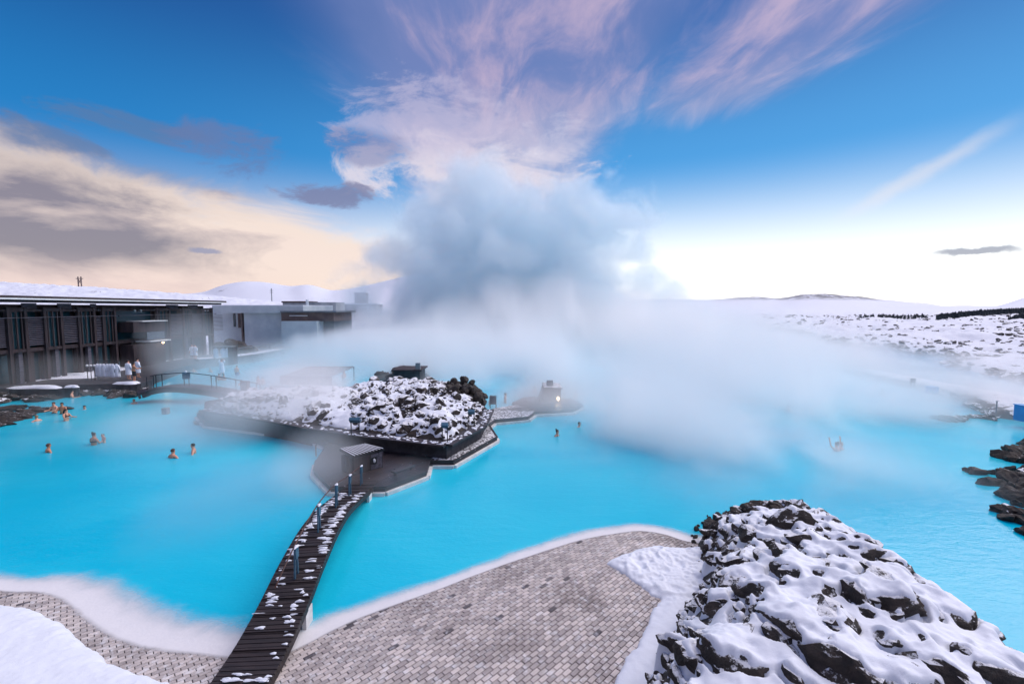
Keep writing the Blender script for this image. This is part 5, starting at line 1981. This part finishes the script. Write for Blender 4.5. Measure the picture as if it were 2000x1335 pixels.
for (px, py, s, lab) in ((1908, 922, 0.42, 'lone dark boulder in the water off the black lava point'), (1890, 918, 0.22, 'small pale wet stone just left of the lone dark boulder'), (1935, 944, 0.5, 'low black boulder touching the tip of the lava point')):
    o = new_obj('boulder', rk_pt[int(px) % 8])
    o.matrix_world = Matrix.Translation(G(px, py, 0.03)) @ Matrix.Diagonal((s * 1.2, s * 0.8, s * 0.85, 1))
    tag(o, lab, 'boulder')

# conifers on the far right
def conifers(name, pts, label):
    Vs, Fs, b = [], [], 0
    for (x, y, z, h) in pts:
        n = 7
        for k in range(3):
            z0, z1, r_ = z + h * (0.08 + 0.26 * k), z + h * (0.55 + 0.225 * k), h * (0.30 - 0.075 * k)
            a0 = random.uniform(0, 6)
            ring = [(x + r_ * random.uniform(0.75, 1.2) * math.cos(a0 + 6.2832 * i / n), y + r_ * random.uniform(0.75, 1.2) * math.sin(a0 + 6.2832 * i / n), z0 - h * 0.04 * random.random()) for i in range(n)]
            Vs += ring + [(x, y, z1)]
            Fs += [(b + i, b + (i + 1) % n, b + n) for i in range(n)]
            b += n + 1
    return tag(new_obj(name, fast_mesh(name, Vs, Fs, M['conifer'], False)), label, 'forest', kind='stuff')


pts = []
for _ in range(2600):
    px = random.uniform(1828, 2080)
    yc = np.interp(px, [1828, 1880, 1920, 1950, 2000, 2080], [215, 270, 330, 420, 520, 600])
    y = yc * random.uniform(0.82, 1.22)
    pts.append(((px - 1000) / F * y, y, random.uniform(0.7, 1.15) * np.interp(px, [1828, 1880, 1950, 2000], [1.7, 2.8, 4.2, 5.4])))
for _ in range(420):
    px = random.uniform(1968, 2080)
    y = random.uniform(165, 215)
    pts.append(((px - 1000) / F * y, y, random.uniform(0.7, 1.1) * np.interp(px, [1968, 2000], [1.4, 3.4])))
for _ in range(420):
    px = random.uniform(1675, 1812)
    if 1706 < px < 1714 or random.random() > np.interp(px, [1675, 1690, 1800, 1812], [0.3, 1, 1, 0.2]):
        continue
    y = random.uniform(205, 235)
    pts.append(((px - 1000) / F * y, y, random.uniform(0.9, 1.9)))
XY = np.array(pts)
ZZ = land(XY[:, 0][:, None], XY[:, 1][:, None])[:, 0]
conifers('conifer_forest', [(x, y, z - 0.3, h) for (x, y, h), z in zip(pts, ZZ)], 'dark conifer wood on the low slope beneath the far right hill')
# ------------------------------------------------------------------ bathers and robed visitors
def skin_body(name, arms, mat, lean=0.0, head_turn=0.0):
    """One continuous body grown round a skeleton; faces -y, feet at the origin. arms: for each side [elbow, wrist] offsets."""
    V, Ed, Rd = [], [], []

    def add(p, r, prev=None):
        V.append(p)
        Rd.append(r if isinstance(r, tuple) else (r, r))
        if prev is not None:
            Ed.append((prev, len(V) - 1))
        return len(V) - 1

    pel = add((0, 0, 0.95), (0.155, 0.115))
    sp = add((0, 0.01, 1.12), (0.135, 0.10), pel)
    ch = add((0, 0.01 - lean * 0.05, 1.33), (0.165, 0.115), sp)
    up = add((0, 0.015 - lean * 0.08, 1.44), (0.10, 0.08), ch)
    nk = add((0, 0.0 - lean * 0.1, 1.51), 0.052, up)
    h1 = add((0, -0.012 - lean * 0.12, 1.585), (0.072, 0.082), nk)
    h2 = add((0, -0.018 - lean * 0.13, 1.655), (0.078, 0.092), h1)
    h3 = add((0, -0.010 - lean * 0.13, 1.715), (0.060, 0.072), h2)
    for s, (el, wr) in zip((-1, 1), arms):
        sh_ = add((s * 0.17, 0.01 - lean * 0.06, 1.42), 0.066, up)
        e = add((s * el[0], el[1], el[2]), 0.043, sh_)
        w = add((s * wr[0], wr[1], wr[2]), 0.029, e)
        d = (Vector((s * wr[0], wr[1], wr[2])) - Vector((s * el[0], el[1], el[2]))).normalized()
        palm = add(tuple(Vector(V[w]) + d * 0.07), (0.036, 0.020), w)
        sd_ = d.cross(Vector((0, 1, 0.2))).normalized()
        for k, ln in enumerate((0.070, 0.082, 0.076, 0.058)):
            a = add(tuple(Vector(V[palm]) + d * 0.035 + sd_ * (0.018 * (k - 1.5))), 0.010, palm)
            add(tuple(Vector(V[a]) + d * ln + Vector((0, -0.012, 0))), 0.008, a)
        t_ = add(tuple(Vector(V[w]) + d * 0.035 + sd_ * 0.045), 0.012, w)
        add(tuple(Vector(V[t_]) + d * 0.045 + sd_ * 0.015), 0.009, t_)
    for s in (-1, 1):
        hp = add((s * 0.095, 0, 0.88), 0.098, pel)
        kn = add((s * 0.105, -0.015, 0.50), 0.058, hp)
        an = add((s * 0.11, 0.015, 0.09), 0.038, kn)
        add((s * 0.115, -0.14, 0.035), 0.034, an)
    me = bpy.data.meshes.new(name)
    me.from_pydata(V, Ed, [])
    tmp = bpy.data.objects.new('person_shape', me)
    COL.objects.link(tmp)
    mod = tmp.modifiers.new('skin', 'SKIN')
    for i, r in enumerate(Rd):
        me.skin_vertices[0].data[i].radius = r
    me.skin_vertices[0].data[0].use_root = True
    sb = tmp.modifiers.new('smooth', 'SUBSURF')
    sb.levels = sb.render_levels = 1
    bpy.context.view_layer.update()
    dg = bpy.context.evaluated_depsgraph_get()
    out = bpy.data.meshes.new_from_object(tmp.evaluated_get(dg))
    out.name = name
    bpy.data.objects.remove(tmp)
    # face: brow, nose, chin pushed from the head
    for v_ in out.vertices:
        x, y, z = v_.co
        if z > 1.55 and y < -0.05 - lean * 0.12:
            v_.co.y -= 0.022 * math.exp(-(x / 0.02) ** 2 - ((z - 1.625) / 0.025) ** 2) + 0.010 * math.exp(-((z - 1.565) / 0.02) ** 2)
    out.materials.clear()
    out.materials.append(mat)
    out.polygons.foreach_set('use_smooth', np.ones(len(out.polygons), bool))
    return out


DOWN = (((0.23, 0.03, 1.15), (0.25, -0.05, 0.92)), ((0.23, 0.03, 1.15), (0.25, -0.05, 0.92)))
FORE = (((0.24, -0.10, 1.22), (0.20, -0.32, 1.22)), ((0.24, -0.10, 1.22), (0.20, -0.32, 1.22)))
WIDE = (((0.36, -0.02, 1.25), (0.52, -0.14, 1.17)), ((0.36, -0.02, 1.25), (0.52, -0.14, 1.17)))
UPARM = (((0.26, -0.06, 1.62), (0.22, -0.05, 1.86)), ((0.30, -0.05, 1.58), (0.34, -0.08, 1.82)))
HOLD = (((0.24, -0.08, 1.20), (0.16, -0.28, 1.25)), ((0.30, -0.12, 1.25), (0.38, -0.32, 1.34)))
HEADUP = (((0.30, -0.04, 1.52), (0.14, -0.08, 1.66)), ((0.30, -0.04, 1.52), (0.14, -0.08, 1.66)))
BODY = {}
for nm, arms in (('down', DOWN), ('fore', FORE), ('wide', WIDE), ('up', UPARM), ('hold', HOLD), ('headup', HEADUP)):
    for mt_ in ('skin', 'skin_tan'):
        BODY[nm, mt_] = skin_body('body', arms, M[mt_])


def hair_mesh(mat, style):
    b = MB()
    n, m_ = 14, 7
    vs, fs = [], []
    for j in range(m_):
        t_ = math.pi * 0.62 * j / (m_ - 1)
        for i in range(n):
            a = 6.2832 * i / n
            back = 1 if math.sin(a) > -0.25 else 0
            tt = t_ * (1.0 if back else 0.62)
            k = 1 + 0.05 * math.sin(7 * a + j)
            vs.append((math.cos(a) * math.sin(tt) * 0.086 * k, math.sin(a) * math.sin(tt) * 0.100 * k - 0.012, 1.665 + math.cos(tt) * 0.098))
    for j in range(m_ - 1):
        fs += [(j * n + i, (j + 1) * n + i, (j + 1) * n + (i + 1) % n, j * n + (i + 1) % n) for i in range(n)]
    b.add(vs, fs)
    if style == 'bun':
        b.sphere((0, 0.055, 1.765), 0.048)
    if style == 'long':
        b.tube([(0, 0.06, 1.68), (0, 0.10, 1.56), (0, 0.115, 1.44)], [0.075, 0.075, 0.05], 8)
    return b.mesh('hair', mat, True)


HAIR = {(c, s): hair_mesh(M[c], s) for c in ('hair_dark', 'hair_brown', 'hair_fair') for s in ('short', 'bun', 'long')}
EYES = MB().sphere((-0.03, -0.100, 1.640), (0.009, 0.006, 0.007), 6, 4).sphere((0.03, -0.100, 1.640), (0.009, 0.006, 0.007), 6, 4).mesh('eyes', M['hair_dark'], True)


def shell(name, rows, mat, n=16):
    """A garment as a closed sleeve round the body: rows of (z, half width, half depth, y)."""
    vs, fs = [], []
    for z, wx, wy, y in rows:
        vs += [(math.cos(6.2832 * i / n) * wx, y + math.sin(6.2832 * i / n) * wy, z) for i in range(n)]
    for j in range(len(rows) - 1):
        fs += [(j * n + i, j * n + (i + 1) % n, (j + 1) * n + (i + 1) % n, (j + 1) * n + i) for i in range(n)]
    b = MB().add(vs, fs)
    return b


def trunks(mat):
    b = shell('t', [(1.02, 0.168, 0.125, 0), (0.90, 0.190, 0.135, 0), (0.84, 0.195, 0.138, 0)], mat)
    for s in (-1, 1):
        b.tube([(s * 0.1, 0, 0.86), (s * 0.106, -0.01, 0.62)], [0.108, 0.095], 10)
    return b.mesh('swim_trunks', mat, True)


def bikini(mat):
    top = shell('t', [(1.33, 0.190, 0.132, 0.01), (1.27, 0.184, 0.128, 0.01)], mat)
    for s in (-1, 1):
        top.bar((s * 0.09, 0.13, 1.32), (s * 0.10, 0.09, 1.475), 0.022, 0.012, (0, 1, 0))
        top.bar((s * 0.09, -0.11, 1.32), (s * 0.10, -0.06, 1.475), 0.022, 0.012, (0, 1, 0))
    low = shell('t', [(0.98, 0.178, 0.128, 0), (0.86, 0.196, 0.138, 0)], mat)
    return top.mesh('bikini_top', mat, True), low.mesh('bikini_bottom', mat, True)


WEAR = {'trunks_blue': trunks(M['suit_blue']), 'trunks_black': trunks(M['suit_black']), 'bikini_black': bikini(M['suit_black']), 'suit_red': bikini(M['suit_red'])}


def worn_robe(arms_up=False):
    rows = [(1.50, 0.085, 0.075, 0.0), (1.45, 0.175, 0.11, 0.01), (1.33, 0.215, 0.145, 0.01), (1.08, 0.195, 0.150, 0), (1.02, 0.200, 0.155, 0), (0.80, 0.235, 0.180, 0), (0.45, 0.255, 0.20, 0)]
    b = shell('r', rows, None, 18)
    for s in (-1, 1):
        if arms_up:
            b.tube([(s * 0.17, 0.01, 1.42), (s * 0.30, -0.04, 1.52), (s * 0.18, -0.07, 1.63)], [0.085, 0.085, 0.08], 9)
        else:
            b.tube([(s * 0.18, 0.01, 1.42), (s * 0.245, 0.02, 1.16), (s * 0.25, -0.05, 0.94)], [0.085, 0.085, 0.09], 9)
    b.bar((-0.20, -0.158, 1.05), (0.20, -0.158, 1.05), 0.015, 0.05)
    return b.mesh('bathrobe', M['robe'], True)


ROBE, ROBE_UP = worn_robe(), worn_robe(True)


def person(px, py, z_water, rz, label, pose='down', skin='skin', hair=('hair_dark', 'short'), wear='trunks_black', robe=None, depth=None, scale=1.0, group=None, y_off=0.0):
    """depth: height on the body (m) that the water or the floor reaches."""
    g = G(px, py, z_water)
    t_ = thing('person', label, 'person', (g.x, g.y + y_off, z_water - depth * scale), rz, group)
    t_.scale = (scale, scale, scale)
    new_obj('body', BODY[pose, skin], None, t_)
    if hair:
        new_obj('hair', HAIR[hair], None, t_)
    new_obj('eyes', EYES, None, t_)
    if robe:
        new_obj('bathrobe', ROBE_UP if robe == 'up' else ROBE, None, t_)
    elif wear:
        w_ = WEAR[wear]
        for me_ in (w_ if isinstance(w_, tuple) else (w_,)):
            new_obj(me_.name.split('.')[0], me_, None, t_)
    return t_


B = 'bathers in the left pool'
person(95, 882, 0, R(150), 'bather with short reddish brown hair, shoulders just out of the blue left pool', 'wide', 'skin_tan', ('hair_brown', 'short'), 'trunks_black', depth=1.33, group=B)
person(184, 868, 0, R(170), 'dark haired woman in a black bikini holding up a small child in the left pool', 'hold', 'skin_tan', ('hair_dark', 'bun'), 'bikini_black', depth=1.12, group=B)
person(203, 864, 0, R(-30), 'small child in a coral swimsuit carried by a woman in the left pool', 'headup', 'skin', ('hair_brown', 'short'), 'suit_red', depth=1.0, scale=0.62, group=B)
person(378, 884, 0, R(-60), 'dark haired man leaning forward with a bare back in the left pool', 'wide', 'skin', ('hair_dark', 'short'), 'trunks_blue', depth=1.28, group=B)
person(338, 893, 0, R(160), 'bather half veiled by steam beside the man with the bare back', 'wide', 'skin', ('hair_brown', 'short'), 'trunks_black', depth=1.33, group=B)
person(130, 821, 0, R(90), 'woman with long dark hair in a dark suit at the tip of the rock shelf', 'fore', 'skin', ('hair_dark', 'long'), 'bikini_black', depth=1.02, group=B)
person(106, 802, 0.15, R(0), 'brown haired bather resting on the rock shelf', 'fore', 'skin', ('hair_brown', 'short'), 'trunks_black', depth=1.15, group=B)
person(122, 803, 0.15, R(20), 'black haired bather resting on the rock shelf beside a brown haired one', 'fore', 'skin_tan', ('hair_dark', 'short'), 'trunks_black', depth=1.15, group=B)
person(165, 799, 0, R(60), 'bather sunk to the chin with only dark hair showing beyond the rock shelf', 'down', 'skin', ('hair_dark', 'short'), 'trunks_black', depth=1.48, group=B)
person(72, 822, 0, R(-100), 'pale bather low in the water under the rock shelf', 'wide', 'skin', ('hair_fair', 'short'), 'trunks_black', depth=1.38, group=B)
person(141, 776, 0, R(120), 'bather of the close pair by the shore, the one nearer the bathhouse', 'fore', 'skin', ('hair_dark', 'short'), 'trunks_black', depth=1.2, group=B)
person(153, 774, 0, R(-120), 'bather of the close pair by the shore, the one nearer the footbridge', 'fore', 'skin', ('hair_dark', 'short'), 'trunks_black', depth=1.25, group=B)
person(262, 788, 0, R(30), 'lone bather with reddish face near the arched footbridge', 'down', 'skin', ('hair_fair', 'short'), 'trunks_black', depth=1.4, group=B)
Bk = 'bathers beyond the arched footbridge'
person(428, 742, 0, R(180), 'tanned bather seen from behind below the robed person by the dark stand', 'down', 'skin_tan', ('hair_dark', 'short'), 'trunks_black', depth=1.1, group=Bk)
person(437, 742, 0, R(170), 'second tanned bather close beside the first below the robed person', 'down', 'skin_tan', ('hair_dark', 'bun'), 'bikini_black', depth=1.15, group=Bk)
person(463, 732, 0, R(175), 'man with a bare pink back and blue trunks standing in shallow water', 'down', 'skin', ('hair_fair', 'short'), 'trunks_blue', depth=0.72, group=Bk)
person(505, 750, 0, R(150), 'misty bather with dark hair standing with a companion off the shore', 'down', 'skin', ('hair_dark', 'long'), 'bikini_black', depth=0.95, group=Bk)
person(513, 751, 0, R(200), 'misty bather with short hair, the companion nearer the island', 'down', 'skin_tan', ('hair_dark', 'short'), 'trunks_black', depth=1.0, group=Bk)
person(378, 727, 0, R(20), 'bather with reddish skin low in the water under the walk', 'wide', 'skin', ('hair_fair', 'short'), 'trunks_black', depth=1.25, group=Bk)
person(411, 727, 0, R(-20), 'tanned bather low in the water below the dark rocks of the walk', 'wide', 'skin_tan', ('hair_brown', 'short'), 'trunks_black', depth=1.25, group=Bk)
person(472, 752, 0, R(40), 'dim dark haired bather beside the upright control box', 'down', 'skin', ('hair_dark', 'short'), 'trunks_black', depth=1.25, group=Bk)
Bm = 'bathers in the open lagoon'
person(987, 786, 0, R(100), 'pale slim bather standing waist deep beyond the lava heap', 'down', 'skin', ('hair_dark', 'short'), 'trunks_black', depth=1.0, group=Bm)
person(1044, 768, 0, R(150), 'misty bather whose head shows over the far deck', 'down', 'skin', ('hair_dark', 'short'), 'trunks_black', depth=1.15, group=Bm)
person(959, 789, 0, R(60), 'bather half hidden behind the slatted bin', 'down', 'skin', ('hair_dark', 'short'), 'trunks_black', depth=1.1, group=Bm)
person(1088, 851, 0, R(60), 'dark haired swimmer in open blue water in front of the far deck', 'down', 'skin', ('hair_dark', 'bun'), 'bikini_black', depth=1.40, group=Bm)
person(1131, 833, 0, R(60), 'smaller swimmer farther out than the one in open blue water', 'down', 'skin', ('hair_dark', 'short'), 'trunks_black', depth=1.46, group=Bm)
person(1125, 776, 0, R(120), 'faint bather in the steam past the lit cabin', 'down', 'skin', ('hair_dark', 'short'), 'trunks_black', depth=1.2, group=Bm)
person(1540, 803, 0, R(-80), 'lone swimmer with an arm out, far across the white water', 'wide', 'skin', ('hair_dark', 'short'), 'trunks_black', depth=1.25, group=Bm)
person(1634, 880, 0, R(190), 'swimmer raising both arms out of the pale water', 'up', 'skin', ('hair_dark', 'bun'), 'bikini_black', depth=1.32, group=Bm)
person(1642, 878, 0, R(30), 'fair haired swimmer right behind the one with raised arms', 'wide', 'skin', ('hair_fair', 'short'), 'trunks_black', depth=1.36, group=Bm)
person(1723, 773, 0, R(0), 'distant bather near the snowy causeway', 'down', 'skin', ('hair_dark', 'short'), 'trunks_black', depth=1.15, group=Bm)
person(1198, 795, 0, R(40), 'faint swimmer head alone in the middle of the steam', 'down', 'skin', ('hair_dark', 'short'), 'trunks_black', depth=1.35, group=Bm)
Bs = 'bathers lost in the steam behind the lava heap'
for px, py, lab in ((748, 738, 'dim figure in the steam at the near foot of the dark islet'), (758, 741, 'dim second figure close to the dark islet'), (872, 712, 'hazy figure far behind the lava heap, the one nearer the islet'), (886, 712, 'hazy figure far behind the lava heap, away from the islet'),
                    (915, 732, 'grey shape of a bather in steam behind the bare shoulder of the lava heap'), (672, 738, 'grey shape of a bather past the end of the glazed shelter'), (988, 712, 'hazy bather farthest out in the steam')):
    person(px, py, 0, R(random.uniform(0, 360)), lab, 'down', 'skin', ('hair_dark', 'short'), 'trunks_black', depth=1.0, group=Bs)
Br = 'visitors on the bathhouse walk'
person(252, 741, AZ0, R(170), 'visitor in a pale robe bending over beside the rack of robes', 'down', 'skin', ('hair_dark', 'short'), None, 'down', 0.0, group=Br)
person(270, 737, AZ0, R(160), 'visitor in a pale robe standing nearest the footbridge', 'down', 'skin', ('hair_dark', 'bun'), None, 'down', 0.0, group=Br)
person(263, 748, AZ0, R(150), 'tanned bather in dark trunks stepping down to the water by the robes', 'fore', 'skin_tan', ('hair_dark', 'short'), 'trunks_black', None, 0.0, group=Br)
person(376, 701, AZ0 + 0.3, R(10), 'visitor in a pale robe with hunched shoulders on the snowy ramp', 'down', 'skin', ('hair_brown', 'short'), None, 'down', 0.0, group=Br)
person(382, 701, AZ0 + 0.3, R(-10), 'visitor in a pale robe standing close behind another on the snowy ramp', 'down', 'skin', ('hair_dark', 'short'), None, 'down', 0.0, group=Br)
person(434, 733, 0.25, R(180), 'visitor in a light blue robe holding hands to the head before the dark stand', 'headup', 'skin', ('hair_brown', 'short'), None, 'up', 0.1, group=Br)
# ------------------------------------------------------------------ steam
def steam_material(name, scale, aniso=0.15, colr=(0.985, 0.993, 1.0)):
    m = bpy.data.materials.new(name)
    m.use_nodes = True
    nt = m.node_tree
    nt.nodes.clear()
    o = nt.nodes.new('ShaderNodeOutputMaterial')
    p = nt.nodes.new('ShaderNodeVolumePrincipled')
    p.inputs['Color'].default_value = (*colr, 1)
    p.inputs['Density'].default_value = scale
    p.inputs['Anisotropy'].default_value = aniso
    nt.links.new(p.outputs[0], o.inputs['Volume'])
    return m


def steam_volume(name, lo, hi, voxel, mat, label, field):
    """A real volume: a density grid filled from a field of the position."""
    vd = bpy.data.volumes.new(name)
    ob = bpy.data.objects.new(name, vd)
    COL.objects.link(ob)
    vd.materials.append(mat)
    ng = bpy.data.node_groups.new(name, 'GeometryNodeTree')
    ng.interface.new_socket('Geometry', in_out='INPUT', socket_type='NodeSocketGeometry')
    ng.interface.new_socket('Geometry', in_out='OUTPUT', socket_type='NodeSocketGeometry')
    E.tree = ng
    vc = ng.nodes.new('GeometryNodeVolumeCube')
    vc.inputs['Min'].default_value = lo
    vc.inputs['Max'].default_value = hi
    for a, i in zip('XYZ', range(3)):
        vc.inputs['Resolution ' + a].default_value = max(4, int((hi[i] - lo[i]) / voxel[i]))
    p = ng.nodes.new('GeometryNodeInputPosition')
    dens = field(E(p.outputs[0]))
    ng.links.new(dens.s, vc.inputs['Density'])
    sm = ng.nodes.new('GeometryNodeSetMaterial')
    sm.inputs['Material'].default_value = mat
    ng.links.new(vc.outputs[0], sm.inputs[0])
    go = ng.nodes.new('NodeGroupOutput')
    ng.links.new(sm.outputs[0], go.inputs[0])
    md = ob.modifiers.new('density', 'NODES')
    md.node_group = ng
    ob['kind'] = 'stuff'
    ob['label'] = label
    ob['category'] = 'steam'
    return ob


def plume_field(P):
    x, y, z = xyz(P)
    n = noise(P, 0.10, 9, 0.62, 0.7)
    e = None
    for (cx, cy_, cz, rx, ry, rz) in (
            (0, 96, 20, 25, 18, 15), (-7, 97, 31, 11, 9, 9), (13, 96, 24, 15, 11, 11), (-17, 98, 22, 9, 8, 10),
            (26, 95, 18.5, 5.5, 4, 3.2), (27.5, 95, 13, 6, 5, 4), (33, 95, 10, 5, 5, 3.5),
            (0, 93, 8, 32, 22, 14), (-22, 95, 17, 9, 8, 6), (24, 95, 3, 24, 18, 7)):
        q = E.m('SQRT', ((x - cx) / rx) ** 2.0 + ((y - cy_) / ry) ** 2.0 + ((z - cz) / rz) ** 2.0)
        k = 1.0 - q
        e = k if e is None else emax(e, k)
    d = sstep(e + (n - 0.5) * 3.0, 0.05, 0.50)
    return d * sstep(z, -0.2, 1.0)


def low_field(P):
    x, y, z = xyz(P)
    n = noise(vec(x, y * 0.7, z * 0.40), 0.19, 7, 0.63, 0.9)
    n2 = noise(vec(x + 40.0, y * 0.6, z * 0.3), 0.055, 3, 0.5)
    k1 = sstep(x + y * 0.02, -3.0, 9.0)                     # open lagoon east of the island
    k0 = sstep(x + y * 0.38, -6.0, 6.0)                     # behind the island
    clear_e = sstep(x + y * 0.10 + (n2 - 0.5) * 14.0, 50.0, 34.0)
    near_e = (1.0 - sstep(x, 12.0, 20.0) * sstep(y, 28.0, 18.0) * 0.4) * (1.0 - sstep(x, 14.0, 18.5) * sstep(y, 30.0, 24.0) * 0.97)
    amt = k1 * sstep(y, 12.0, 30.0) * (0.38 + 0.9 * sstep(n2, 0.36, 0.60)) * near_e * 1.2
    amt = emax(amt, k0 * sstep(y, 33.0, 50.0) * (0.45 + 0.6 * sstep(n2, 0.35, 0.62)))
    cen = E.m('EXPONENT', ((x - 6.0) / 26.0) ** 2.0 * -1.0)
    amt = emax(amt, sstep(y, 38.0, 66.0) * (0.22 + 0.8 * cen)) * clear_e
    amt = amt + k1 * sstep(y, 11.0, 18.0) * sstep(n2, 0.42, 0.62) * 0.5 * near_e
    amt = amt + sstep(y, 10.0, 20.0) * sstep(n2, 0.40, 0.65) * 0.09
    amt = amt + sstep(x + y * 0.1, 18.0, 32.0) * sstep(x, 56.0, 42.0) * sstep(y, 25.0, 40.0) * 0.16
    hm = noise(vec(x, y, 7.0), 0.07, 4, 0.6)
    h = (0.8 + emin(amt, 1.0) * 1.0 + cen * sstep(y, 45.0, 90.0) * 5.5) * (0.25 + 1.3 * hm)
    body = sstep(n, 0.36, 0.66)
    d = amt * (0.10 + 0.25 * sstep(y, 30.0, 60.0) + 1.0 * body * body) * E.m('EXPONENT', emax(z, 0.0) * -1.0 / h)
    # drifting puffs: over the middle of the island, along the bathhouse, round the hut
    for (cx, cy_, cz, rx, ry, rz, k) in (
            (-13.2, 27.5, 1.6, 4.6, 4.5, 2.2, 1.0), (-10.5, 25.5, 1.2, 3.0, 3.0, 1.6, 0.55), (-16.5, 24.0, 0.7, 5.0, 3.5, 1.6, 0.55), (-31, 45, 3.0, 4.5, 4.5, 4.5, 0.28),
            (-38, 37, 1.6, 9.0, 6.0, 2.2, 0.10), (-24, 45, 1.4, 9.0, 6.0, 2.2, 0.22), (-16, 62, 1.6, 16, 14, 3.0, 0.6), (-17.5, 38.5, 1.2, 5, 3.5, 2.0, 0.7), (-7.6, 17.6, 0.8, 2.0, 2.2, 1.6, 0.6),
             (-9.5, 15.5, 0.4, 3.0, 4.0, 1.2, 0.25), (-22, 33, 0.9, 4.0, 3.0, 1.6, 0.6), (2.5, 30.5, 0.7, 5.0, 3.0, 1.5, 0.7), (-4.0, 16.3, 0.5, 1.8, 1.4, 1.0, 0.25)):
        q = ((x - cx) / rx) ** 2.0 + ((y - cy_) / ry) ** 2.0 + ((z - cz) / rz) ** 2.0
        d = d + sstep(q + (n - 0.5) * 2.6, 1.25, 0.1) * (k * 0.27)
    return emax(d * sstep(z, 17.0, 4.0) - 0.012, 0.0)


steam_volume('steam_plume', (-60, 66, 0), (70, 122, 44), (0.6, 0.7, 0.55), steam_material('plume_steam', 0.19, 0.25, (0.80, 0.895, 0.94)),  # steam colour itself darkened and blued, standing in for the plume's unlit side
             'tall blue grey steam plume rising from the middle of the lagoon', plume_field)
steam_volume('steam', (-50, 10, 0.02), (60, 112, 17.5), (0.5, 0.55, 0.40), steam_material('low_steam', 1.1, 0.0, (0.985, 0.998, 1.0)),
             'low white steam drifting across the turquoise water', low_field)
